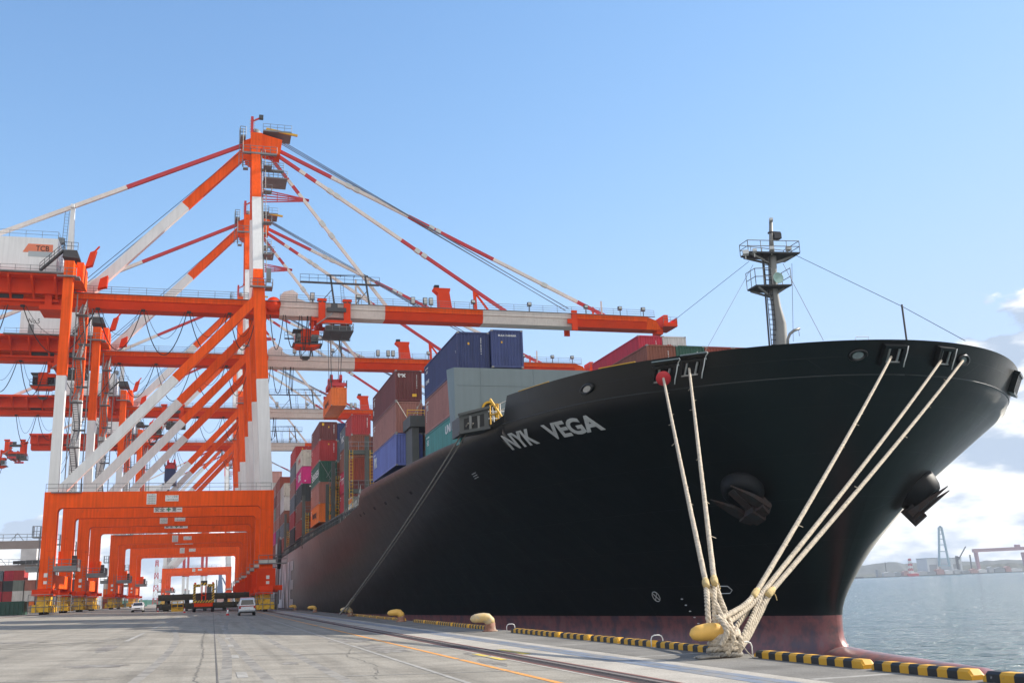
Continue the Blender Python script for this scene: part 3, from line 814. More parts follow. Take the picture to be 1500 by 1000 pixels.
# wave wall with arched door, winch house, mast and forecastle gear
ww = ship_mb(GREYW)
ww.box(16.05, 56.3, 68.3, 68.5, 13.0, 17.25); ww.hexa([(17.6, 68.3, 12.0), (54.8, 68.3, 12.0), (54.8, 68.5, 12.0), (17.6, 68.5, 12.0), (16.05, 68.3, 13.0), (56.3, 68.3, 13.0), (56.3, 68.5, 13.0), (16.05, 68.5, 13.0)])
ww.hexa([(15.9, 69.2, 12.9), (15.95, 69.2, 12.9), (16.05, 68.5, 13.0), (16.05, 68.3, 13.0), (15.7, 69.2, 17.25), (15.82, 69.2, 17.25), (16.05, 68.5, 17.25), (16.05, 68.3, 17.25)])
ww.hexa([(56.3, 68.3, 13.0), (56.3, 68.5, 13.0), (56.45, 69.2, 12.9), (56.5, 69.2, 12.9), (56.3, 68.3, 17.25), (56.3, 68.5, 17.25), (56.6, 69.2, 17.25), (56.7, 69.2, 17.25)])
for x in range(18, 56, 4): ww.box(x - .03, x + .03, 68.27, 68.299, 12.3, 17.25)
ww.box(16.3, 56.2, 68.275, 68.299, 15.95, 16.0)
wwo = ww.build('wave_wall', ship)
dr = ship_mb([YELLOW, BLACK]); dr.smooth = True
ap = [(18.05, 68.2, 12.3), (18.05, 68.2, 14.25)] + [(18.55 + .5 * math.cos(a), 68.2, 14.25 + .5 * math.sin(a)) for a in [math.pi * (1 - i / 10) for i in range(1, 10)]] + [(19.05, 68.2, 14.25), (19.05, 68.2, 12.3)]
dr.tube(ap, 0.085, 8)
dr.smooth = False; dr.k = 1
dr.add([(q[0], 68.26, q[2]) for q in ap], [tuple(range(len(ap)))])
dr.build('door', wwo)
rl = ship_mb(PAPER); rl.rail([at(745, 606, 63.2), at(722, 616, 66.4), (18.6, 67.2, 12.6)], 0.95, 1.6, 0.025); rl.rail([(18.0, 67.9, 13.0), (20.5, 67.6, 13.0)], 1.0, 1.2, 0.03)
rl.build('deck_railing', ship)
ry = ship_mb(YELLOW); ry.rail([(18.05, 66.2, 12.8), (18.2, 64.7, 12.6)], 1.35, 1.5, 0.055); ry.bar((17.75, 65.0, 14.35), (18.45, 64.2, 12.75), 0.12, 0.12); ry.build('yellow_railing', ship)
for ta, tb in ((16.4, 13.2), (9.2, 7.2)):
    ry = ship_mb(YELLOW); a_, b2 = hp(ta, 14.05), hp(tb, 14.05); ry.tube([a_ + Vector((.25, .25, .12)), b2 + Vector((.25, .25, .12))], .035, 5); ry.build('yellow_handrail', ship)
wn_ = ship_mb([DGREY, BLACK, MASTG])
a = at(690, 622, 65.4)
for k, (dx0, dx1, z0, z1) in enumerate(((-1.0, 0.95, -0.55, 0.62),)):
    wn_.hexa([(a.x + dx0, 64.6, a.z + z0 - .25), (a.x + dx1, 64.3, a.z + z0 + .1), (a.x + dx1, 66.6, a.z + z0 + .1), (a.x + dx0, 66.8, a.z + z0 - .25),
              (a.x + dx0, 64.6, a.z + z1 - .2), (a.x + dx1, 64.3, a.z + z1 + .32), (a.x + dx1, 66.6, a.z + z1 + .32), (a.x + dx0, 66.8, a.z + z1 - .2)])
wn_.bar((a.x - 1.1, 64.48, a.z + .50), (a.x + 1.0, 64.16, a.z + 1.0), 0.25, 0.16)
wn_.bar((a.x - 1.1, 64.48, a.z - .72), (a.x + 1.0, 64.16, a.z - .38), 0.25, 0.16)
wn_.k = 1; wn_.hexa([(a.x - .7, 64.54, a.z - .5), (a.x + .65, 64.33, a.z - .25), (a.x + .65, 64.40, a.z - .25), (a.x - .7, 64.6, a.z - .5), (a.x - .7, 64.54, a.z + .25), (a.x + .65, 64.33, a.z + .6), (a.x + .65, 64.40, a.z + .6), (a.x - .7, 64.6, a.z + .25)])
wn_.k = 2
for s in (-.28, .28): wn_.tube([(a.x + s, 64.46, a.z - .45), (a.x + s, 64.42, a.z + .45)], .1, 8)
wn_.build('mooring_fairlead_box', ship)

mst = empty('foremast', (0, -1.8, 15.0), ship)
def mz(p, Y=58.2): q = at(*p, Y); return q
MO = (-SX, -58.2, -11.8)
def mast_mb(m): return MB(m, MO)
b0 = mz((1143, 505)); b1 = mz((1136, 445)); b2_ = mz((1133, 425)); b3 = mz((1131, 378)); b4 = mz((1129, 323))
mp_ = mast_mb(MASTG); mp_.smooth = True
mp_.tube([(b0.x, 58.2, 12.8), b0, mz((1142, 475)), mz((1137, 450)), b2_, b3, mz((1130, 372))], [.52, .50, .46, .34, .30, .29, .29], 16)
mp_.tube([mz((1130, 372)), b4], [.16, .12], 10)
mp_.build('mast_tube', mst)
def platform(c, x0, x1, dy, name, hgt=1.1, openx=None):
    pf = mast_mb([DSTEEL, MASTG])
    z = c.z
    pf.hexa([(x0, 58.2 - dy * .55, z), (x1, 58.2 - dy, z), (x1, 58.2 + dy, z), (x0, 58.2 + dy * .55, z), (x0, 58.2 - dy * .55, z + .1), (x1, 58.2 - dy, z + .1), (x1, 58.2 + dy, z + .1), (x0, 58.2 + dy * .55, z + .1)])
    pf.k = 1
    for s in (-1, 1):
        for xe in (x0 + .2, x1 - .2): pf.bar((c.x, 58.2, z - .55), (xe, 58.2 + s * dy * .5, z - .02), .1, .14)
    o = pf.build(name, mst)
    r_ = mast_mb(MASTG); ring = [(x0, 58.2 - dy * .55, z + .1), (x1, 58.2 - dy, z + .1), (x1, 58.2 + dy, z + .1), (x0, 58.2 + dy * .55, z + .1)]
    if openx: r_.rail([ring[3], ring[0], (openx, 58.2 - dy * .8, z + .1)], hgt, .7, .03); r_.rail([ring[1], ring[2]], hgt, 1.4, .03)
    else: r_.rail([ring[1], ring[0], ring[3], ring[2], ring[1]], hgt, 1.0, .03)
    r_.build('platform_railing', o)
    return o
c1 = mz((1129, 376)); c2 = mz((1128, 424))
platform(c1, mz((1091, 378)).x, mz((1160, 372)).x, 1.0, 'upper_platform', 0.8)
platform(c2, mz((1102, 430)).x, mz((1147, 420)).x, 1.1, 'lower_platform', 1.15, mz((1122, 420)).x)
hn = mast_mb(mat('horn_pale_green', (0.38, 0.55, 0.50), 0.5)); hn.smooth = True
hc = mz((1138, 408), 57.6)
hn.lathe([(.06, .5), (.08, .2), (.16, .0), (.36, -.18), (.40, -.2), (.33, -.16), (.05, .1)], hc, 20, Matrix.Rotation(R(90), 3, 'X') @ Matrix.Rotation(R(180), 3, 'X'))
hn.build('fog_horn', mst)
rd = mast_mb([DSTEEL, MASTG]); q = mz((1133, 345)); rd.box(q.x - .1, q.x + .45, 57.9, 58.5, q.z - .28, q.z + .12); rd.box(q.x - .35, q.x + .5, 58.05, 58.35, q.z + .14, q.z + .26); rd.k = 1; rd.box(q.x - .25, q.x - .1, 58.1, 58.3, q.z - .6, q.z + .5)
rd.build('radar_scanner', mst)
for px, py, s in ((1092, 372, .26), (1105, 369, .18), (1154, 366, .22), (1130, 366, .2), (1129, 324, .16)):
    l = mast_mb([LAMPG, GLASS]); q = mz((px, py), 57.6 if px != 1129 else 58.2); l.bar(q, q + Vector((-.1, -.25, .08)), s * 1.5, s * 1.2); l.bar(q + Vector((0, .02, -.35)), q, .06, .06); l.build('deck_light', mst)
ld = mast_mb(DSTEEL); ld.ladder((b0.x - .62, 58.0, 12.8), (b3.x - .55, 58.0, c1.z), .45, (1, 0, 0), .35, .035); ld.tube([(b0.x - 1.0, 58.1, 12.8), (b3.x - .8, 58.1, c1.z)], .07, 6); ld.build('mast_ladder', mst)
wr = ship_mb(WIRE)
for a_, b_ in ((mz((1097, 383)), at(985, 471, 66)), (mz((1103, 388)), at(1030, 520, 52)), (mz((1147, 386)), at(1206, 498, 50)), (mz((1160, 386)), at(1162, 500, 56)), (mz((1166, 374)), at(1322, 449, 50.0)), (at(1322, 449, 50.0), at(1414, 499, 46.4))):
    wr.tube([a_, b_], 0.018, 4)
wr.build('mast_stay', ship)
pl = ship_mb(DSTEEL); pl.tube([at(1329, 505, 50), at(1321, 446, 50)], .06, 8); pl.build('jackstaff', ship)
dv_ = ship_mb(MASTG); dv_.smooth = True; dv_.tube([at(1154, 510, 52), at(1154, 497, 52), at(1157, 489, 52), at(1163, 484, 52), at(1171, 481, 52)], .09, 8); dv_.tube([at(1170, 482, 52), at(1171, 492, 52)], .02, 4); dv_.build('davit', ship)
rr_ = ship_mb(PAPER); rr_.tube([at(1253, 498, 46), at(1254, 493, 46), at(1272, 493, 46), at(1273, 498, 46)], .02, 5); rr_.build('rail_hoop', ship)

# lashing bridges and the stanchions along the main deck
LASH = mat('lashing_bridge_paint', (0.07, 0.078, 0.07), 0.6, var=0.2, dirt=(0.16, 0.07, 0.04), dirt_lo=0.6, dirt_hi=0.75)
def lash(Y, xs, z0, levels, ztop, dep=0.9, wdt=0.45):
    b = ship_mb(LASH)
    for x in xs: b.box(x - wdt / 2, x + wdt / 2, Y - dep / 2, Y + dep / 2, z0, ztop)
    for z in levels:
        for xa, xb in zip(xs, xs[1:]):
            b.box(xa + wdt / 2, xb - wdt / 2, Y - dep / 2 + .05, Y + dep / 2 - .05, z - .5, z)
    o = b.build('lashing_bridge', ship)
    r_ = ship_mb([STEEL])
    for z in levels: r_.rail([(xs[0] + wdt / 2, Y - dep / 2, z), (xs[-1], Y - dep / 2, z)], 1.0, 1.2, .03)
    r_.build('bridge_railing', o)
    y_ = ship_mb(MYEL)
    for x in xs[:-1]: y_.ladder((x + wdt / 2 + .3, Y - dep / 2 - .06, z0), (x + wdt / 2 + .3, Y - dep / 2 - .06, levels[-1]), .4, (1, 0, 0), .4, .03)
    y_.build('bridge_ladder', o)
pb = ship_mb(DGREY)        # portal house between the first two stacks
pb.box(16.0, 16.6, 84.4, 87.4, 12.0, 15.6); pb.box(19.4, 20.2, 84.4, 87.4, 11.9, 15.6); pb.box(15.8, 22.5, 84.2, 87.6, 15.6, 16.55)
pb.box(17.1, 17.6, 84.6, 85.2, 12, 13.6)
pb.build('portal_house', ship)
rl = ship_mb(YELLOW); rl.rail([(15.6, 84.4, 16.55), (18.6, 84.4, 16.55)], .5, 1.4, .03); rl.build('portal_railing', ship)
lash(122.6, [15.1, 17.6, 20.1], 10.0, [14.2, 18.9], 20.6)
lash(138.6, [15.3, 17.8, 20.3], 9.6, [13.7, 17.6], 19.6)
lash(139.4, [14.6, 16.2], 9.9, [13.0, 16.3], 16.6, .6, .4)
lash(169.2, [13.9, 16.3, 18.8], 9.5, [12.6, 15.2], 18.0, .8)
lash(213.4, [13.9, 16.3], 9.5, [12.6, 15.2], 18.5, .8)
st = ship_mb([LASH])
y = 112.5
while y < 262:
    xr = SX - hbr(y - 47.3, 9.7) + .12
    st.box(xr, xr + .35, y - .16, y + .16, 9.5, 11.5)
    if int(y * 3) % 3 == 0: st.box(xr + .6, xr + 1.1, y + .6, y + 1.2, 9.5, 11.2)
    st.box(xr - .02, xr + .37, y - 1.79, y - .16, 11.2, 11.42)
    y += 1.95
st.build('deck_stanchions', ship)
st = ship_mb(STEEL); st.rail([hp(59 + i * 4, lin(TOPT, 59 + i * 4)) + Vector((.08, 0, 0)) for i in range(39)], 1.0, 1.6, .025); st.build('main_deck_railing', ship)
hc_ = ship_mb(DGREY); hc_.box(15.2, 57.2, 125, 265, 8.9, 11.3); hc_.box(18.2, 54.2, 88, 113, 11.9, 12.7); hc_.box(18.6, 53.8, 69.6, 83, 11.6, 12.0); hc_.build('hatch_coaming', ship)

# ------------------------------------------------------------------ containers
CM = {}
def cmat(name, col, rust=0.0):
    CM[name] = mat('container_' + name.replace(' ', '_'), col, 0.55, var=0.14, scale=0.5, streak=0.22, dirt=(0.10, 0.045, 0.03) if rust else (col[0] * .6 + .03, col[1] * .6 + .025, col[2] * .6 + .02), dirt_lo=0.62 - 0.10 * rust, dirt_hi=0.78, dscale=1.2)
for n_, c_, r_ in (('blue', (.045, .065, .19), 0), ('navy', (.030, .045, .14), 0), ('violet blue', (.13, .165, .44), 0), ('maroon', (.15, .034, .033), 0), ('brown', (.25, .078, .045), .4), ('dusty brown', (.33, .14, .115), .4),
                   ('teal', (.06, .25, .235), 0), ('red', (.42, .030, .032), 0), ('crimson', (.50, .018, .05), 0), ('dark green', (.025, .10, .065), .3), ('green', (.06, .19, .12), 0), ('salmon', (.40, .15, .11), .3), ('orange', (.78, .17, .02), 0),
                   ('cream', (.62, .58, .50), .9), ('white', (.62, .61, .58), .2), ('magenta', (.62, .016, .20), 0), ('charcoal', (.035, .04, .042), .3), ('slate', (.13, .155, .18), 0), ('grey green', (.19, .22, .19), .2), ('pale pink', (.62, .36, .32), 0), ('rust red', (.30, .055, .03), .4)):
    cmat(n_, c_, r_)
CW = 2.44
def corr(n, a, b, d):       # corrugated profile along a..b : list of (s, depth)
    out = [(a, 0.0)]; p = (b - a) / n
    for i in range(n):
        s = a + i * p
        out += [(s + .18 * p, 0), (s + .36 * p, d), (s + .68 * p, d), (s + .86 * p, 0)]
    return out + [(b, 0.0)]
SHELLS = {}
def shell(L, H):
    if (L, H) in SHELLS: return SHELLS[(L, H)]
    b = MB([None]); g0, g1 = .14, .12
    for sx, sg in ((0.03, 1), (CW - .03, -1)):
        pr = corr(round(L / .29), .1, L - .1, .045)
        A = [(sx + sg * d, s, g0) for s, d in pr]; B = [(sx + sg * d, s, H - g1) for s, d in pr]
        b.add(A + B, [(i, i + 1, i + 1 + len(A), i + len(A)) for i in range(len(A) - 1)])
    for sy, sg in ((0.03, 1), (L - .03, -1)):
        pr = corr(9, .1, CW - .1, .05)
        A = [(s, sy + sg * d, g0) for s, d in pr]; B = [(s, sy + sg * d, H - g1) for s, d in pr]
        b.add(A + B, [(i, i + 1, i + 1 + len(A), i + len(A)) for i in range(len(A) - 1)])
    b.add([(.03, .03, H - .05), (CW - .03, .03, H - .05), (CW - .03, L - .03, H - .05), (.03, L - .03, H - .05)], [(0, 1, 2, 3)])
    b.add([(.03, .03, g0), (CW - .03, .03, g0), (CW - .03, L - .03, g0), (.03, L - .03, g0)], [(0, 1, 2, 3)])
    f = MB([None])
    for x in (0, CW - .12):
        for y0 in (0, L - .12): f.box(x, x + .12, y0, y0 + .12, .12, H - .12)
        f.box(x, x + .10, .12, L - .12, 0.01, .17); f.box(x, x + .08, .12, L - .12, H - .13, H - .015)
    for y0 in (0, L - .10): f.box(.12, CW - .12, y0, y0 + .10, 0.01, .17); f.box(.12, CW - .12, y0, y0 + .09, H - .14, H - .015)
    f.k = 1; f.mats = [None, None]; k = f
    for x in (-.006, CW - .17):
        for y0 in (-.006, L - .17):
            for z in (0, H - .115): k.box(x, x + .176, y0, y0 + .176, z, z + .115)
    r = tuple(m.mesh(n) for m, n in ((b, 'container_shell'), (f, 'container_frame')))
    for me in r[1:]: fix_normals(me)
    SHELLS[(L, H)] = r
    return r
LOCK = mat('lock_steel', (.30, .29, .27), .5, .3, var=.2)
WTXT = mat('container_lettering', (.70, .70, .68), .6, var=.05)
YTAG = mat('yellow_plate', (.75, .42, .03), .6, var=.05)
def setm(o, m):
    o.material_slots[0].link = 'OBJECT'; o.material_slots[0].material = m
def container(col, x, y, z, L, H, label, group, near=True):
    me = shell(L, H)
    o = bpy.data.objects.new('shipping_container', me[0]); C.objects.link(o); o.location = (x, y, z); setm(o, CM[col])
    tag(o, label, 'container', group)
    f = bpy.data.objects.new('frame', me[1]); C.objects.link(f); f.parent = o; setm(f, CM[col])
    f.material_slots[1].link = 'OBJECT'; f.material_slots[1].material = LOCK if near else CM[col]
    return o
def side_text(o, txt, y0, y1, z0, z1, m=None, bold=.02):      # on the side towards the quay: reads from the far end to the near end
    return fit_text(txt, m or WTXT, y1, y0, z0, z1, lambda u, v, d: Vector((.018 - d, u, v)), bold, 'lettering', o, .012)
def end_text(o, txt, x0, x1, z0, z1, m=None, bold=.02):
    return fit_text(txt, m or WTXT, x0, x1, z0, z1, lambda u, v, d: Vector((u, .018 - d, v)), bold, 'lettering', o, .012)
def serial(o, H, x=1.78, z0=None):    # the stacked serial number down the end
    b = MB(WTXT); z = H - .45; random.seed(int(o.location.y * 7 + x * 100))
    for i in range(11):
        if i in (4, 10): z -= .06
        b.box(x, x + .045 + .02 * random.random(), .008, .016, z - .085, z - .02); z -= .105
    b.build('serial_number', o)
def plate(o, x, z, s=.13):
    b = MB(YTAG); b.box(x, x + s, .006, .016, z, z + s * 1.3); b.build('hazard_plate', o)
def lashing_rods(o, H):
    b = MB(LOCK); b.tube([(.1, -.12, H - .05), (1.95, -.16, -.25)], .03, 6); b.tube([(CW - .1, -.12, H - .05), (1.0, -.17, .55)], .025, 6); b.build('lashing_rod', o)

TIER = ['topmost', 'second from top', 'third from top', 'fourth from top', 'fifth from top', 'sixth from top', 'seventh from top']
def stack(place, x, y, ztop, tiers, L=12.19, group='containers stacked on the ship', near=True):
    out = []; z = ztop
    for i, (col, H) in enumerate(tiers):
        z -= H
        if col:
            lab = f'{col} container, {TIER[i] if len([1 for c, _ in tiers if c]) > 1 else "alone"} in {place}'
            o = container(col, x, y, z + .01, L, H - .025, lab, group, near)
            out.append(o)
            if near:
                b = MB(WTXT); random.seed(len(out) * 31 + int(x * 10) + int(y))
                for j in range(7):
                    if j != 4: b.box(.008, .018, L - 1.5 + j * .16, L - 1.5 + j * .16 + .09, H - .45, H - .33)
                for j in range(random.randint(2, 5)): b.box(.008, .018, L - 1.35, L - 1.35 + random.uniform(.35, .9), H - .68 - j * .12, H - .62 - j * .12)
                b.build('side_marking', o)
                if y > 120: serial(o, H, 1.95)
        else: out.append(None)
    return out
S_, HC = 2.59, 2.9
# foremost bay, behind the wave wall
a = stack('the quay side stack behind the wave wall', 16.6, 69.5, 20.25, [('navy', HC), ('dusty brown', HC), ('teal', 2.52)])
serial(a[0], HC); plate(a[0], .8, 1.9); side_text(a[0], 'LINE', 10.3, 11.6, 1.2, 1.5); side_text(a[2], 'UNI K', 1.6, 4.6, 1.35, 2.0, bold=.03)
b = MB(WTXT); [b.box(.010, .020, 11.55, 11.63, 2.4 - i * .16, 2.5 - i * .16) for i in range(10)]; b.build('serial_number', a[1])
b = MB(WTXT); [b.box(.010, .020, .6, .66, 1.5 - i * .1, 1.56 - i * .1) for i in range(2)]; b.build('serial_number', a[0])
a2 = stack('the second row behind the wave wall', 19.12, 69.2, 20.42, [('blue', HC)])
end_text(a2[0], 'BULK CARRIER', .55, 1.95, 2.37, 2.50, bold=.03); plate(a2[0], .75, 1.85, .11)
for i, (c_, lab) in enumerate((('brown', 'brown container left of the dark green one above the bow bulwark'), ('dark green', 'dark green container seen over the roller fairleads on the bow'), ('rust red', 'rust red container right of the dark green one above the bow bulwark'), ('brown', 'brown container mostly hidden by the rising bow bulwark'), ('dusty brown', 'dusty brown container barely showing over the bow bulwark'))):
    o = container(c_, 31.65 + i * 2.5, 69.5, 16.85, 12.19, HC, lab, 'containers seen over the bow')
    serial(o, HC)
    if i == 1: b = MB(WTXT); b.box(.9, 1.18, .008, .016, 1.95, 2.2); b.box(1.32, 1.6, .008, .016, 1.95, 2.2); b.build('white_plate', o)
o = container('dusty brown', 26.6, 73.5, 15.35, 6.06, S_, 'dark brown container low behind the wave wall edge left of the brown one', 'containers seen over the bow')
o = container('crimson', 37.6, 84.3, 21.55, 12.19, HC, 'bright crimson container on top, left of the white one over the bow', 'containers seen over the bow'); serial(o, HC); side_text(o, 'CAI', 10.0, 11.4, .5, .9)
o2 = container('white', 40.1, 84.3, 21.55, 12.19, HC, 'white container with red letters on top, right of the crimson one', 'containers seen over the bow'); end_text(o2, 'CC', .45, .85, 1.55, 2.1, REDP, .05)
o = container('dusty brown', 37.6, 84.3, 18.65, 12.19, HC, 'brown container directly under the bright crimson one over the bow', 'containers seen over the bow')
o = container('brown', 40.1, 84.3, 18.65, 12.19, HC, 'brown container directly under the white one with red letters', 'containers seen over the bow')
# second bay: 45 foot boxes, tex on top
a = stack('the stack behind the portal house', 15.3, 88.5, 21.5, [('maroon', HC), ('dusty brown', HC), ('violet blue', HC)], 13.72)
end_text(a[0], 'tex', .22, .98, 2.2, 2.6, bold=.05); serial(a[0], HC, 1.95); b = MB(YTAG); b.box(1.55, 1.95, .006, .016, .42, .68); b.build('yellow_plate', a[0]); lashing_rods(a[1], HC); serial(a[1], HC, 1.95)
side_text(a[2], 'NYK', 11.2, 13.0, 1.2, 2.2, bold=.04); side_text(a[0], 'tex', 12.9, 13.4, .9, 1.5)
b = MB(WTXT); [b.box(.010, .020, 13.25, 13.33, 2.5 - i * .17, 2.6 - i * .17) for i in range(12)]; b.build('serial_number', a[1])
a = stack('the second row beside the tex stack', 17.85, 88.5, 18.25, [('blue', S_), ('brown', HC), ('navy', HC)], 13.72); serial(a[0], S_, .6)
# third bay
a = stack('the twin stack before the maroon one, near half', 16.15, 126, 24.0, [('red', S_), ('brown', HC), ('rust red', HC), ('maroon', S_)], 6.06); serial(a[0], S_, 2.0); serial(a[1], HC, 2.0)
a = stack('the twin stack before the maroon one, far half', 16.15, 132.4, 23.6, [('slate', HC), ('brown', HC), ('crimson', HC), ('red', S_)], 6.06); side_text(a[0], 'MSC', 1.5, 4.2, 1.0, 1.8); side_text(a[2], 'TT', 1.5, 4, 1.2, 2.0)
stack('the row inside the red topped twin stack', 18.65, 126, 21.2, [('maroon', S_), ('brown', HC), ('navy', HC)])
o = container('white', 16.0, 124.0, 10.9, 6.06, S_, 'low white container with orange band between the lashing bridges', 'containers stacked on the ship')
b = MB(CM['orange']); b.box(-.012, -.002, .3, 5.7, 1.9, 2.4); b.build('orange_band', o)
# fourth bay
a = stack('the tall stack topped by a maroon box', 13.6, 140.7, 25.5, [('maroon', S_), ('red', HC), ('dark green', HC), ('salmon', HC), ('orange', S_)])
serial(a[0], S_, 2.0); plate(a[0], .35, 2.0, .28); plate(a[0], 1.2, 1.7, .16); serial(a[1], HC, 2.0); plate(a[1], 1.2, 2.2, .16); side_text(a[2], 'EVERGREEN', .8, 10.6, .9, 1.9); lashing_rods(a[2], HC); side_text(a[4], 'hapag', 3.5, 9.5, .7, 1.9, INK); side_text(a[1], 'C', 11.4, 11.9, 1.3, 1.9)
stack('the row inside the maroon topped stack', 16.1, 140.7, 25.35, [('navy', S_), ('slate', HC), ('brown', HC), ('brown', HC), ('maroon', S_)])
stack('the third row inside the maroon topped stack', 18.6, 140.7, 22.5, [('rust red', S_), ('brown', HC), ('red', HC), ('navy', S_)])
# fifth and sixth bays
a = stack('the stack with the magenta box', 13.6, 170.4, 25.75, [('cream', 2.75), ('magenta', HC), ('charcoal', HC), ('brown', HC), ('rust red', HC)])
side_text(a[1], 'ONE', 2.2, 7.4, .75, 2.1, bold=.05); side_text(a[0], 'CHINA', 3, 8, 1.0, 1.8, REDP); b = MB(WTXT); b.box(1.3, 2.1, .006, .016, 2.35, 2.55); b.build('white_plate', a[2]); b = MB(WTXT); b.box(.5, .72, .006, .016, .35, .55); b.build('white_plate', a[1])
stack('the row inside the magenta box stack', 16.1, 170.4, 25.0, [('white', S_), ('maroon', HC), ('navy', HC), ('brown', HC), ('maroon', HC)], near=False)
a = stack('the red topped stack behind the cream box', 13.6, 185.4, 28.5, [('red', HC), ('slate', HC), ('dusty brown', HC), ('slate', HC), ('red', HC), ('charcoal', HC)]); plate(a[0], 1.2, 2.3, .2)
stack('the red row inside the cream box', 16.1, 185.4, 28.5, [('red', HC), ('brown', HC), ('navy', HC)], near=False)
# far bays
a = stack('the stack under the rust stained cream box', 13.6, 214.6, 25.0, [('cream', 2.75), ('white', HC), ('brown', S_), ('slate', HC), ('rust red', HC)])
stack('the row inside the rust stained cream box', 16.1, 214.6, 22.1, [('maroon', S_), ('brown', HC), ('navy', HC)], near=False)
stack('the last visible stack beside the crane leg', 13.6, 229.4, 28.0, [('rust red', HC), ('dusty brown', HC), ('dusty brown', HC), ('salmon', S_), ('slate', HC), ('white', HC)], near=False)
stack('the inner row above the far cream box', 16.1, 229.4, 28.0, [('rust red', HC), ('brown', HC), ('navy', HC)], near=False)
stack('the farthest stack half hidden by the crane leg', 13.6, 244.2, 28.2, [('dusty brown', HC), ('maroon', HC), ('grey green', HC), ('salmon', S_), ('magenta', HC), ('rust red', HC)], near=False)
stack('the pale row showing behind the farthest stack', 13.6, 262.5, 33.2, [('pale pink', HC), ('white', HC), ('slate', HC), ('brown', HC), ('rust red', HC), ('brown', HC), ('slate', HC)], near=False)

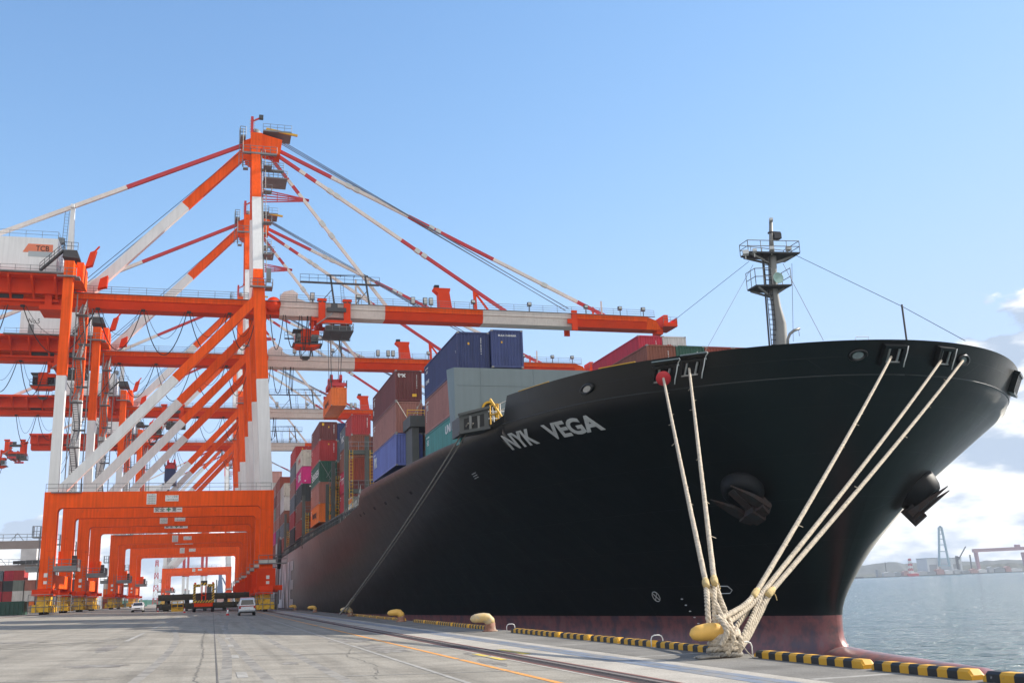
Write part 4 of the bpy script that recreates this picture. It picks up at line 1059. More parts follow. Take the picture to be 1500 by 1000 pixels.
# ------------------------------------------------------------------ ship to shore cranes
CX0 = -7.3                  # crane coordinates: X as measured on the quay, Y from the crane's middle
CO = (-CX0, 0, 0)
YF = 9.4                    # half distance between the two portal frames
def cm(m): return MB(m, CO)
def banded(mb, a, b, cuts, w, h, up=(0, 0, 1)):
    """bar from a to b; cuts = [(fraction, material index) ...] ending at 1"""
    a, b = Vector(a), Vector(b); p = 0
    for fr, k in cuts:
        mb.k = k; mb.bar(a.lerp(b, p), a.lerp(b, fr), w, h, up); p = fr
crane = empty('container_crane', (CX0, 0, 0))
for sy in (-1, 1):
    y = sy * YF
    f = cm(ORANGE); y0, y1 = y - .8, y + .8
    # one closed outline: legs, beam and rounded inner corners
    r = .55; c = []
    for k in range(6): a = math.pi / 2 * k / 5; c.append((-20.95 + r - r * math.cos(a), 15.0 - r + r * math.sin(a)))
    d = [(6.35 - r + r * math.sin(math.pi / 2 * k / 5), 15.0 - r + r * math.cos(math.pi / 2 * k / 5)) for k in range(6)]
    f.box(-22.75, -20.95, y0, y1, 4.2, 14.4); f.box(6.35, 8.2, y0, y1, 4.2, 14.4)
    f.box(-22.75, 8.2, y0, y1, 15.0, 17.2)
    f.prism([(-22.75, 14.4), (-20.95, 14.4)] + c[1:] + [(-22.75, 15.0)], 'y', y0, y1)
    f.prism([(8.2, 15.0)] + d + [(8.2, 14.4)], 'y', y0, y1)
    fo = f.build('portal_frame', crane)
    for x in (-22.2, 7.2):
        tr = cm(DORANGE); tr.box(x - .02, x + .02, y0 - .02, y0 - .001, 4.5, 16.9); tr.build('plate_seam', fo)
    for x in (-21.6, 6.75):
        tr = cm(DORANGE); tr.box(x - .35, x - .31, y0 - .02, y0 - .001, 9.2, 11.2); tr.box(x + .31, x + .35, y0 - .02, y0 - .001, 9.2, 11.2); tr.box(x - .35, x + .35, y0 - .02, y0 - .001, 9.16, 9.2); tr.build('access_panel', fo)
    up = cm([WHITE, ORANGE])
    banded(up, (-21.75, y, 17.2), (-21.75, y, 51.0), [(.49, 0), (1, 1)], 1.3, 1.35, (0, 1, 0)); up.build('landside_leg', crane)
    up = cm([WHITE, ORANGE])
    banded(up, (7.15, y, 17.2), (5.25, y, 49.6), [(.515, 0), (1, 1)], 1.75, 1.45, (0, 1, 0)); up.build('waterside_leg', crane)
    dg = cm([WHITE, ORANGE])
    banded(dg, (-20.9, y, 17.35), (5.0, y, 46.4), [(.565, 0), (1, 1)], 1.0, 1.3, (0, 0, 1)); dg.build('diagonal_brace', crane)
    # apex leg leans in to the middle
    py = cm([ORANGE, WHITE])
    banded(py, (5.2, y, 49.6), (4.55, sy * 1.6, 75.6), [(.06, 0), (.58, 1), (1, 0)], 1.45, 1.3, (0, 1, 0)); py.build('apex_leg', crane)
    pd = cm([STEEL])
    pd.tube([(6.05, y - .1, 50), (5.5, sy * 1.7 - .1, 74.6)], .12, 6); pd.ladder((6.5, y, 50), (6.1, sy * 2.2, 74.6), .6, (0, 1, 0), .5, .04)
    for z in (54, 60, 66, 71):
        f2 = (z - 49.6) / 27.4; yy = y + (sy * 1.6 - y) * f2; pd.box(5.9, 7.2, yy - .8, yy + .8, z, z + .12); pd.rail([(5.9, yy - .8, z), (7.2, yy - .8, z), (7.2, yy + .8, z)], 1.1, 1.4, .035)
    pd.build('apex_ladder', crane)
    # joint platforms round the leg tops
    jp = cm(STEEL); jp.box(4.0, 7.4, y - 1.3, y - .85, 48.1, 48.3); jp.box(6.3, 7.4, y - .85, y + .9, 48.1, 48.3); jp.rail([(4.0, y - 1.3, 48.3), (7.4, y - 1.3, 48.3), (7.4, y + .9, 48.3)], 1.1, 1.2, .04)
    jp.box(6.4, 7.1, y - 1.2, y - .9, 49, 51.2); jp.build('joint_platform', crane)
    jp = cm(STEEL); jp.box(-23.2, -20.6, y - 1.2, y - .75, 48.4, 48.6); jp.box(-21.0, -20.2, y - .75, y + .9, 48.4, 48.6); jp.rail([(-23.2, y - 1.2, 48.6), (-20.6, y - 1.2, 48.6)], 1.1, 1.2, .04); jp.build('joint_platform', crane)
    # walkway on the portal beam
    wk = cm(STEEL); wk.box(-21.9, -18.0, y - 1.15, y - .82, 17.05, 17.2); wk.rail([(-22.6, y - .95, 17.2), (7.8, y - .75, 17.2)], 1.1, 2.2, .03)
    wk.rail([(-19.9, y - 1.15, 17.2), (-18.0, y - 1.15, 17.2), (-18.0, y - .8, 17.2)], 1.1, 1.0, .035)
    wk.build('beam_walkway', crane)
    # yellow bogies and red equalisers
    for x, nm in ((-21.85, 'bogie'), (7.3, 'bogie')):
        g0 = gz(x)
        b = cm([MYEL, BLACK])
        for k in (-2.7, -.9, .9, 2.7):
            b.k = 0; b.box(x - .85, x + .85, y + k - .72, y + k + .72, g0 + .42, g0 + 1.15); b.box(x - .6, x + .6, y + k - .5, y + k + .5, g0 + 1.15, g0 + 1.7)
            b.box(x + .85, x + 1.15, y + k - .3, y + k + .35, g0 + .25, g0 + 1.0); b.box(x - 1.15, x - .85, y + k - .35, y + k + .3, g0 + .3, g0 + .95)
            b.k = 1
            for e in (-.36, .36): b.tube([(x - .17, y + k + e, g0 + .36), (x + .17, y + k + e, g0 + .36)], .35, 14)
            b.tube([(x - .9, y + k, g0 + 1.0), (x + .95, y + k, g0 + 1.0)], .12, 8)
        b.k = 0; b.box(x - 1.0, x + 1.0, y - 3.75, y - 3.45, g0 + .35, g0 + 1.3); b.box(x - .7, x + .7, y - 1.8, y + 1.8, g0 + 1.72, g0 + 2.4)
        b.build('bogie', crane)
        e = cm(DORANGE)
        e.box(x - .9, x + .9, y - 2.6, y + 2.6, g0 + 2.42, g0 + 3.0); e.hexa([(x - 1.0, y - 1.7, g0 + 3.0), (x + 1.0, y - 1.7, g0 + 3.0), (x + 1.0, y + 1.7, g0 + 3.0), (x - 1.0, y + 1.7, g0 + 3.0), (x - .9, y - .8, 4.2), (x + .9, y - .8, 4.2), (x + .9, y + .8, 4.2), (x - .9, y + .8, 4.2)])
        e.box(x - 1.6, x - 1.0, y - 1.0, y - .3, g0 + 2.5, g0 + 3.3); e.box(x + 1.0, x + 1.7, y - .8, y + .2, g0 + 2.6, g0 + 3.2)
        e.build('equaliser_beam', crane)
        cg = cm(STEEL); cg.rail([(x - 1.5, y - 3.9, g0 + .2), (x + 1.5, y - 3.9, g0 + .2)], 2.4, 1.0, .04, 3); cg.rail([(x + 1.5, y - 3.9, g0 + .2), (x + 1.5, y + 3.9, g0 + .2)], 2.2, 1.5, .035, 3); cg.build('bogie_guard', crane)
    # service platforms on the lower legs
    for x0, x1 in (((-24.4, -22.8), (-20.9, -18.0)) if sy < 0 else ()):
        sp = cm([STEEL, PAPER]); sp.box(x0, x1, y - 1.2, y + 3.2 if x1 > -20 else y + 1.0, 6.45, 6.9); sp.box(x0, x1, y - 1.25, y - 1.2, 6.9, 7.15)
        sp.rail([(x0, y - 1.2, 6.9), (x1, y - 1.2, 6.9), (x1, y + 3.0, 6.9)], 1.1, .9, .04); sp.build('service_platform', crane)
    if sy < 0:
      eh = cm([ORANGE, DSTEEL]); eh.box(-20.7, -19.0, y + .9, y + 3.0, 6.92, 9.2); eh.k = 1; eh.box(-18.95, -18.4, y + 1.3, y + 2.3, 6.92, 8.6); eh.build('electric_cabinet', crane)
    sp = cm([STEEL, LAMPG]); sp.box(6.2, 10.2, y - 1.3, y - .85, 6.6, 6.75); sp.k = 1; sp.box(6.3, 8.6, y - 1.2, y - .95, 6.76, 7.2); sp.k = 0; sp.rail([(6.2, y - 1.3, 6.75), (10.2, y - 1.3, 6.75)], 1.1, 1.2, .04); sp.build('service_platform', crane)
    sb = cm([DORANGE, PAPER, DSTEEL]); sb.box(6.0, 8.6, y - 1.3, y - .82, 3.0, 6.0); sb.box(8.6, 9.6, y - 1.2, y - .7, 2.9, 3.6); sb.k = 1; sb.box(7.3, 7.75, y - 1.34, y - 1.3, 4.5, 5.0); sb.box(7.3, 7.75, y - 1.34, y - 1.3, 3.8, 4.2); sb.build('control_box', crane)
    lp = cm([PAPER]); lp.box(-22.1, -21.6, y0 - .04, y0 - .003, 5.7, 6.25); lp.box(-22.1, -21.65, y0 - .04, y0 - .003, 4.8, 5.2); lp.build('notice_plate', fo)
    ld = cm(STEEL); ld.ladder((-22.95, y - .5, 3.0), (-22.95, y - .5, 12.5), .55, (0, 1, 0), .45, .04); ld.box(-23.9, -22.78, y - 1.0, y + .4, 11.0, 11.15); ld.rail([(-22.8, y - 1.0, 11.15), (-23.9, y - 1.0, 11.15), (-23.9, y + .4, 11.15)], 1.4, .7, .04)
    ld.ladder((-21.3, y0 - .12, 3.5), (-21.3, y0 - .12, 8.5), .6, (1, 0, 0), .4, .03); ld.build('leg_ladder', crane)
    # orange-red lamps on the beam ends
    pl = cm([LAMPG]); pl.box(-8.2, -7.8, y0 - .3, y0 + .3, 17.2, 17.5); pl.build('flood_light', crane)
    # safety boards
    if sy < 0:
        for xa, xb, za, zb, rows in ((-9.4, -8.1, 15.35, 16.85, 6), (-6.9, -5.1, 15.75, 16.6, 2)):
            s_ = cm([PAPER, INK]); s_.box(xa, xb, y0 - .06, y0 - .003, za, zb); s_.k = 1
            so = s_.build('notice_board', fo)
            for i in range(rows):
                zz = zb - (zb - za) * (i + .85) / (rows + .2)
                fit_text('クレーン安全' if rows == 2 and i == 0 else ('立入禁止' if i == 0 else '作業中荷重注意'), INK, xa + .12, xb - .12, zz, zz + (zb - za) / (rows + .2) * (.62 if rows > 2 else (.8 if i == 0 else .45)), lambda u, v, d: Vector((u - CX0, y0 - .063 - d * .5, v)), 0, 'lettering', so, .01)
    else:
        s_ = cm(PAPER); s_.box(-9.4, -5.1, y0 - .06, y0 - .003, 15.75, 16.62); so = s_.build('safety_board', fo)
        P_ = lambda u, v, d: Vector((u - CX0, y0 - .063 - d * .5, v))
        fit_text('安全', INK, -9.25, -7.75, 15.85, 16.52, P_, .015, 'lettering', so, .01)
        fit_text('第', INK, -6.65, -5.98, 15.85, 16.52, P_, .015, 'lettering', so, .01)
        cr = cm(INK); cr.box(-5.85, -5.25, y0 - .075, y0 - .061, 16.15, 16.23); cr.build('lettering', so)
        cr = cm(GREENS); cr.box(-7.5, -6.85, y0 - .075, y0 - .061, 16.08, 16.3); cr.box(-7.285, -7.065, y0 - .076, y0 - .061, 15.86, 16.08); cr.box(-7.285, -7.065, y0 - .076, y0 - .061, 16.3, 16.52); cr.build('green_cross', so)
# sill and top beams between the frames
for x in (-21.85, 7.3):
    s_ = cm(ORANGE); s_.box(x - .6, x + .6, -YF + .8, YF - .8, 4.3, 6.1); s_.build('sill_beam', crane)
s_ = cm(ORANGE); s_.box(-22.5, -21.0, -YF + .7, YF - .7, 48.9, 50.9); s_.build('landside_cross_beam', crane)
s_ = cm(ORANGE); s_.box(4.6, 6.0, -YF + .75, YF - .75, 48.9, 50.4); s_.build('waterside_cross_beam', crane)
# boom girder
bg_ = cm([ORANGE, PINKW, DORANGE])
def girder(x0, x1, k, kk):
    bg_.k = k; bg_.box(x0, x1, -1.75, 1.75, 47.62, 48.55)
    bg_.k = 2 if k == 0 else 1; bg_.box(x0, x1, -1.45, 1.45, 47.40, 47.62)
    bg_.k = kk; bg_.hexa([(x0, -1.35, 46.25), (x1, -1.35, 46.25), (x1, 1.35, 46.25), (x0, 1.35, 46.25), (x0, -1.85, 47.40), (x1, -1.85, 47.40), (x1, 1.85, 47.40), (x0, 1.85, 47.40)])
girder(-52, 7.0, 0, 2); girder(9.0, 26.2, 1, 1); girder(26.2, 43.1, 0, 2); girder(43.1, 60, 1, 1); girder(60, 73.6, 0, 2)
bg_.k = 0; bg_.hexa([(73.6, -1.35, 46.25), (76.6, -1.35, 46.25), (76.6, 1.35, 46.25), (73.6, 1.35, 46.25), (73.6, -1.75, 48.55), (75.4, -1.75, 47.9), (75.4, 1.75, 47.9), (73.6, 1.75, 48.55)])
bg_.k = 2; bg_.box(76.6, 79.3, -2.4, 2.4, 46.75, 47.35); bg_.box(77.0, 77.8, -1.8, 1.8, 47.35, 49.0); bg_.box(78.9, 79.3, -2.4, 2.4, 47.35, 48.2); bg_.box(75.8, 77, -1, 1, 45.6, 46.75)
bg_.build('boom_girder', crane)
hg = cm([DORANGE, PINKW]); hg.smooth = True; hg.tube([(8.0, -2.1, 48.0), (8.0, 2.1, 48.0)], 1.15, 20); hg.smooth = False; hg.box(7.0, 9.0, -1.2, 1.2, 46.4, 47.3)
hg.k = 1
for y in (-1.5, 1.5): hg.prism([(9.0, 48.56), (13.5, 48.56), (11.8, 49.2), (11.9, 50.0), (11.0, 50.6), (9.6, 50.2), (9.0, 49.4)], 'y', y - .2, y + .2)
hg.build('boom_hinge', crane)
for a in (-1, 1):
    bk = cm([DORANGE]); bk.box(59.1, 60.1, min(a * 1.9, a * 2.3), max(a * 1.9, a * 2.3), 45.4, 49.0); bk.box(58.3, 59.1, min(a * 1.95, a * 2.3), max(a * 1.95, a * 2.3), 46.6, 47.4); bk.build('boom_latch', crane)
rl = cm(STEEL)
for y in (-2.05, 2.05):
    rl.rail([(-50, y, 48.5), (4, y, 48.5)], 1.15, 2.6, .035, 3); rl.rail([(9, y, 48.5), (75, y, 48.5)], 1.15, 2.6, .035, 3)
    rl.box(-50, 75, y - .35, y + .05, 48.38, 48.45)
rl.rail([(76.6, -2.4, 47.35), (79.3, -2.4, 47.35), (79.3, 2.4, 47.35)], 1.1, 1.2, .035)
rl.build('boom_walkway', crane)
MESHP = mat('walkway_mesh_panel', (.34, .38, .45), .6, var=.1)
ms = cm(MESHP)
for a, b in ((-19, 3.8), (12, 24)):
    n = int((b - a) / .22)
    for i in range(n): ms.box(a + i * .22, a + i * .22 + .07, 2.07, 2.09, 48.5, 49.6)
ms.build('mesh_panel', crane)
fn = cm([DORANGE, BLACK])
fn.prism([(35.6, 48.55), (37.9, 48.55), (37.45, 51.6), (37.6, 52.0), (37.6, 52.35), (34.7, 52.35), (34.7, 52.1), (35.5, 51.4)], 'y', -1.0, 0.6); fn.box(35.2, 38.3, -1.4, .9, 48.56, 48.8); fn.k = 1; fn.box(34.9, 35.7, -.8, .2, 52.36, 52.9)
fn.build('stay_saddle', crane)
kp = cm([DORANGE]); kp.bar((42.3, 0, 48.55), (42.1, 0, 52.6), .5, .4); kp.bar((42.3, 0, 52.0), (44.8, 0, 48.6), .35, .3); kp.bar((64.0, 0, 48.55), (64.0, 0, 50.4), .3, .3); kp.build('boom_kingpost', crane)
kp = cm([PINKW]); kp.bar((21.6, 0, 48.55), (21.5, 0, 53.4), .3, .3); kp.bar((21.6, 0, 52.6), (24.6, 0, 48.6), .32, .3); kp.bar((65.2, -1.2, 48.5), (65.2, -1.2, 51.2), .25, .25); kp.build('boom_kingpost', crane)
for x, k in ((14.2, 0), (30.9, 0), (33.0, 0), (34.0, 0), (41.4, 1), (51.5, 1), (62.0, 1), (68.5, 1), (73, 1), (21.7, 1)):
    l = cm([DSTEEL, LAMPG]); l.box(x - .35, x + .35, -2.0, -1.5, 49.0 if k == 0 else 49.55, 50.2); l.box(x - .06, x + .06, -1.86, -1.74, 49.0, 49.6); l.k = 1; l.box(x - .28, x + .28, -2.03, -2.0, 49.1 if k == 0 else 49.75, 50.1); l.k = 0; l.bar((x, -1.8, 48.5), (x, -1.8, 49.1), .12, .12); l.build('flood_light', crane)
gf = cm(DSTEEL)      # folding access frame on the boom
for x in (17.4, 23.2): gf.bar((x + .4, -1.4, 48.5), (x - .3, -1.4, 53.6), .28, .25); gf.bar((x - 2.0, -1.4, 48.5), (x, -1.4, 51.0), .12, .12)
gf.box(12.2, 25.3, -1.6, -.9, 52.1, 52.25); gf.rail([(12.2, -1.6, 52.25), (25.3, -1.6, 52.25)], 1.2, 1.4, .035); gf.rail([(16.6, -1.0, 53.3), (23.4, -1.0, 53.5)], .4, 2, .05)
gf.ladder((19.3, -1.3, 48.5), (19.0, -1.3, 52.2), .5, (1, 0, 0), .4, .03)
gf.build('access_frame', crane)
# apex head
ah = MB([ORANGE, STEEL, YELLOW], (7.3, 0, -1.4))
ah.box(3.7, 5.6, -2.4, 2.4, 76.2, 79.0); ah.hexa([(5.6, -1.6, 76.2), (8.6, -1.6, 75.6), (8.6, 1.6, 75.6), (5.6, 1.6, 76.2), (5.6, -1.6, 79.2), (8.9, -1.6, 78.4), (8.9, 1.6, 78.4), (5.6, 1.6, 79.2)])
ah.hexa([(3.0, -1.2, 74.6), (4.0, -1.2, 74.0), (4.0, 1.2, 74.0), (3.0, 1.2, 74.6), (2.4, -1.2, 77.8), (3.7, -1.2, 78.4), (3.7, 1.2, 78.4), (2.4, 1.2, 77.8)])
ah.k = 1
ah.box(2.6, 8.0, -3.0, -2.45, 74.9, 75.2); ah.box(2.0, 2.9, -2.6, 2.6, 78.0, 78.3); ah.box(5.7, 10.4, -2.2, 2.2, 79.5, 79.75); ah.box(4.0, 9.2, -2.6, -1.8, 72.3, 72.5); ah.box(2.6, 3.4, -2.6, -1.8, 72.3, 72.5); ah.box(6, 9.8, -2.4, 2.2, 71.0, 71.2)
ah.rail([(2.6, -3.0, 75.2), (8.0, -3.0, 75.2)], 1.1, 1.0, .05); ah.rail([(2.0, -2.6, 78.3), (2.9, -2.6, 78.3)], 1.5, .9, .06, 3); ah.rail([(5.7, -2.2, 79.75), (10.4, -2.2, 79.75)], 1.1, 1.1, .035); ah.rail([(2.6, -2.6, 72.5), (9.2, -2.6, 72.5)], 1.2, .8, .05, 3); ah.rail([(6, -2.4, 71.2), (9.8, -2.4, 71.2)], 1.2, .8, .05, 3)
ah.ladder((2.2, -2.7, 72.5), (2.2, -2.7, 79.4), .6, (1, 0, 0), .4, .05)
ah.k = 2; ah.bar((6.2, -2.0, 80.0), (11.4, -2.0, 79.2), .3, .35)
ah.k = 1; ah.smooth = True; ah.tube([(4.6, -1.0, 79.6), (4.6, 1.0, 79.6)], .75, 16)
ah.build('apex_head', crane)
am = MB([REDP, LAMPG, DSTEEL], (7.3, 0, -1.4)); am.bar((3.9, -1.5, 79.0), (3.9, -1.5, 82.2), .45, .45); am.bar((3.9, -1.5, 81.4), (5.2, -1.5, 82.1), .25, .25); am.k = 2; am.box(5.0, 5.7, -1.8, -1.2, 81.9, 82.6); am.k = 1
for k in range(5): am.box(3.5, 3.66, -1.75, -1.55, 79.4 + k * .5, 79.55 + k * .5); am.box(4.2, 4.36, -1.75, -1.55, 79.6 + k * .5, 79.75 + k * .5)
am.build('apex_light_mast', crane)
sr = cm(REDP)
for dz in (0, .5, 1.1, 1.7, 2.2): sr.bar((5.9, -1.0, 65.8 + dz), (13.6, 0, 66.9 + dz * .12), .16, .16)
for k in range(4): sr.bar((6.5 + k * 1.8, -.9 + k * .2, 65.9 + k * .2), (6.5 + k * 1.8, -.9 + k * .2, 68.0 - k * .28), .12, .12)
sr.build('stay_bracket', crane)
# backstay, ties and forestays
b_ = cm([ORANGE, WHITE]); banded(b_, (3.0, 0, 74.9), (-20.2, 0, 49.0), [(.40, 0), (1, 1)], 1.1, 1.5); b_.build('backstay', crane)
RDK = 0
b_ = cm([REDP, PINKW]); banded(b_, (2.8, 0, 76.3), (-23.2, 0, 63.2), [(.70, 0), (1, 1)], .5, .62); banded(b_, (-23.2, 0, 63.2), (-51, 0, 49.2), [(1, 1)], .5, .62); b_.build('backstay_tie', crane)
b_ = cm([WHITE]); b_.bar((-23.1, 0, 51.0), (-23.2, 0, 63.6), 1.2, 1.1, (0, 1, 0), .55, .55); b_.bar((-23.2, -.9, 63.1), (-23.2, .9, 63.1), .5, .5); b_.build('house_mast', crane)
b_ = cm(STEEL); b_.box(-24.9, -24.0, -1, .2, 56.8, 57.6); b_.ladder((-24.2, -.6, 51), (-23.9, -.5, 62.2), .6, (1, 0, 0), .5, .04); b_.build('mast_ladder', crane)
b_ = cm([REDP, PINKW]); banded(b_, (8.65, 0, 75.6), (66.6, 0, 48.7), [(.15, 0), (.38, 1), (.64, 0), (.905, 1), (1, 0)], .45, .55); b_.build('forestay', crane)
b_ = cm([REDP, PINKW]); banded(b_, (8.4, 0, 74.7), (48.0, 0, 48.7), [(.09, 0), (.115, 1), (.16, 0), (.53, 1), (1, 0)], .45, .55); b_.build('forestay', crane)
b_ = cm([REDP, PINKW]); banded(b_, (6.9, 0, 74.6), (26.8, 0, 48.8), [(.16, 0), (.20, 1), (.25, 0), (1, 1)], .42, .5); b_.build('forestay', crane)
for (a, b), fs in ((((8.65, 0, 75.6), (66.6, 0, 48.7)), (.2, .225, .45, .47, .8)), (((8.4, 0, 74.7), (48, 0, 48.7)), (.22, .25, .6, .63)), (((6.9, 0, 74.6), (26.8, 0, 48.8)), (.45, .53))):
    for q in fs: p = Vector(a).lerp(Vector(b), q); d = (Vector(b) - Vector(a)).normalized(); jn = cm([LAMPG]); jn.bar(p - d * .5, p + d * .5, .62, .72); jn.build('stay_joint', crane)
rp = cm(BLUEW)
for y, dz in ((-1.1, 0), (-.5, .25), (.5, .1), (1.1, .35)): rp.tube([(8.9, y * .6, 76.9 + dz * 2), (59.0, y, 49.6 + dz)], .07, 5)
for y in (-.8, .9): rp.tube([(2.6, y, 75.0), (-20.5, y, 51.0)], .05, 4)
rp.build('hoist_wires', crane)
# machinery house and its platform
mh = cm([WHITE]); mh.box(-35.6, -24.3, -4.6, 4.6, 50.4, 56.1); mho = mh.build('machinery_house', crane)
rf = cm([STEEL]); rf.rail([(-35.6, -4.6, 56.1), (-24.3, -4.6, 56.1), (-24.3, 4.6, 56.1)], 1.1, 2.3, .03); rf.rail([(-38, -5.4, 50.4), (-23.6, -5.4, 50.4)], 1.1, 2.0, .035); rf.build('house_railing', mho)
sm = cm([STEEL, PAPER]); sm.box(-34.2, -33.2, -4.64, -4.601, 50.5, 52.5); sm.build('house_door', mho)
tx = fit_text('No.5', INK, -34.2, -32.3, 52.7, 53.6, lambda u, v, d: Vector((u - CX0, -4.605 - d, v)), .0, 'number_lettering', mho, .02)
pf = MB([DORANGE, STEEL, DSTEEL], (7.3, 0, -1.8)); pf.box(-52, -22.7, -5.6, 5.6, 51.75, 52.15); pf.box(-52, -22.7, -3.2, -2.2, 49.6, 51.75); pf.box(-52, -22.7, 2.2, 3.2, 49.6, 51.75)
for i in range(9): pf.hexa([(-50 + i * 3.2, -5.5, 51.3), (-49.7 + i * 3.2, -5.5, 51.3), (-49.7 + i * 3.2, -2.2, 48.9), (-50 + i * 3.2, -2.2, 48.9), (-50 + i * 3.2, -5.5, 51.75), (-49.7 + i * 3.2, -5.5, 51.75), (-49.7 + i * 3.2, -2.2, 51.75), (-50 + i * 3.2, -2.2, 51.75)])
pf.box(-45, -24, -2.2, 2.2, 48.6, 48.9); pf.k = 2; pf.box(-34, -29, -1.9, 1.9, 49.0, 50.8); pf.box(-43, -40, -1.9, 1.9, 49.2, 50.5)
pf.k = 1; pf.box(-38, -22.6, -6.2, -5.6, 52.0, 52.2); pf.box(-24, -22.7, -5.6, 5.6, 52.16, 52.3)
pf.build('house_platform', crane)
stp = MB([DSTEEL], (7.3, 0, -1.8)); stp.bar((-26.3, -5.9, 52.3), (-23.2, -5.9, 55.7), .8, .25); stp.rail([(-26.3, -6.3, 52.3), (-23.2, -6.3, 55.7)], 1.1, 1.0, .04); stp.hexa([(-23.3, -6.3, 54.6), (-20.9, -6.3, 54.4), (-20.9, -2, 54.4), (-23.3, -2, 54.6), (-23.1, -6.3, 55.7), (-21.3, -6.3, 55.7), (-21.3, -2, 55.7), (-23.1, -2, 55.7)]); stp.rail([(-23.1, -6.3, 55.7), (-21.2, -6.3, 55.7)], 1.2, .8, .04); stp.build('house_stair', crane)
rb = MB([DORANGE, ORANGE], (7.3, 0, -1.6)); rb.hexa([(-20.1, -6, 53.0), (-19.1, -6, 53.4), (-19.1, -4.9, 53.4), (-20.1, -4.9, 53.0), (-19.5, -6, 55.4), (-18.6, -6, 55.8), (-18.6, -4.9, 55.8), (-19.5, -4.9, 55.4)]); rb.bar((-19.2, -5.3, 55.4), (-18.3, -5.3, 56.6), .22, .22); rb.hexa([(-18.5, -3, 50.6), (-17.2, -3, 51.0), (-17.2, -1.8, 51.0), (-18.5, -1.8, 50.6), (-18.2, -3, 52.2), (-17.1, -3, 52.8), (-17.1, -1.8, 52.8), (-18.2, -1.8, 52.2)]); rb.k = 1; rb.box(-20.95, -20.0, -8.2, -3, 50.0, 53.0); rb.build('emergency_hoist', crane)
hs_ = cm([DORANGE]); hs_.box(-25.9, -24.9, -2.4, -1.9, 46.0, 50.6); hs_.box(-25.9, -24.9, 1.9, 2.4, 46.0, 50.6); hs_.box(-26.6, -23.2, -2.6, 2.6, 45.5, 46.2); hs_.build('girder_hanger', crane)
# zigzag stair between the landside legs
zz = cm([STEEL]); z = 17.4; k = 0
while z < 47:
    ya, yb = (-6.0, -1.0) if k % 2 == 0 else (-1.0, -6.0)
    for xx in (-20.6, -19.9): zz.bar((xx, ya, z), (xx, yb, z + 3.3), .08, .25)
    for i in range(12): zz.box(-20.6, -19.9, ya + (yb - ya) * i / 12 - .12, ya + (yb - ya) * i / 12 + .12, z + 3.3 * i / 12, z + 3.3 * i / 12 + .05)
    zz.rail([(-19.9, ya, z), (-19.9, yb, z + 3.3)], 1.0, 1.2, .035); zz.box(-20.9, -19.2, yb - .7, yb + .7, z + 3.25, z + 3.35); zz.rail([(-20.9, yb - .7, z + 3.35), (-19.2, yb - .7, z + 3.35)], 1.1, .9, .035)
    z += 3.3; k += 1
zz.box(-20.9, -20.75, -6.2, -6.05, 17.2, 47); zz.box(-19.3, -19.15, -1, -.85, 17.2, 47)
zz.build('leg_stair', crane)
# festoon loops under the landward girder
fs = cm(BLACK)
for a, b, sg in ((-46, -41.5, 7), (-41.3, -36, 6), (-35.5, -31, 6.6), (-29, -18.6, 7.5), (-18.4, -12.0, 6.6), (-11.8, -5.2, 7.2), (-5.0, 1.0, 6.4), (1.2, 5.4, 6)):
    fs.tube(arc((a, -1.9, 46.2), (b, -1.9, 46.2), sg, 14), .075, 5)
    fs.tube(arc((a + .4, -1.5, 46.2), (b - .4, -1.5, 46.2), sg * .62, 12), .035, 4)
    fs.box(a - .3, a + .3, -2.0, -1.4, 46.0, 46.25)
fs.build('festoon_cable', crane)
fl = cm(BLACK)
for a, b, sg in ((7.5, 9.6, 5.8), (9.9, 12.2, 5.4), (12.5, 13.4, 5.8), (13.5, 14.0, 5)): fl.tube(arc((a, -1.9, 46.2), (b, -1.9, 46.2), sg, 14), .075, 5)
fl.build('festoon_cable', crane)
cr_ = cm([DSTEEL]); cr_.smooth = True; cr_.tube([(9.0, -YF + 1, 8.2), (9.4, -YF + 1, 8.2)], 2.3, 24); cr_.tube([(9.2, -YF + 1, 6), (9.2, -YF + 1, 1)], .06, 5); cr_.build('cable_reel', crane)

# trolley, cab, head block and spreader (a child that is moved along the boom)
TX = 17.9
trol = empty('trolley', (TX - CX0, 0, 0), crane)
TO = (-TX, 0, 0)
t_ = MB([DORANGE, DSTEEL, STEEL], TO)
for x in (15.7, 19.8):
    for s in (-1, 1):
        t_.k = 0; t_.box(x - .55, x + .55, s * 2.25 - .2, s * 2.25 + .2, 45.2, 48.7); t_.box(x - .75, x + .75, s * 2.2 - .35, s * 2.2 + .35, 48.7, 49.1); t_.k = 1; t_.tube([(x - .3, s * 1.9, 48.75), (x - .3, s * 2.5, 48.75)], .3, 10); t_.tube([(x + .4, s * 1.9, 48.75), (x + .4, s * 2.5, 48.75)], .3, 10)
t_.k = 0; t_.box(14.9, 20.6, -2.6, -2.0, 44.9, 45.5); t_.box(14.9, 20.6, 2.0, 2.6, 44.9, 45.5)
for x in (15.2, 17.6, 20.0): t_.box(x - .2, x + .2, -2.0, 2.0, 44.9, 45.4)
t_.k = 1; t_.box(16.2, 20.8, -2.8, 2.8, 43.6, 43.8); t_.box(16.4, 20.4, -2.4, 2.4, 43.9, 44.7); t_.box(16.5, 19.6, -2.75, -2.2, 46.9, 47.6); t_.box(17.2, 18.2, -2.6, -2.0, 47.6, 48.4)
t_.k = 2; t_.rail([(16.2, -2.8, 43.8), (20.8, -2.8, 43.8), (20.8, 2.8, 43.8)], 1.1, 1.1, .04); t_.bar((14.8, -2.7, 44.6), (17.4, -2.7, 46.6), .18, .18)
t_.build('trolley_frame', trol)
cb = MB([DORANGE, GLASS, DSTEEL, LAMPG], TO)
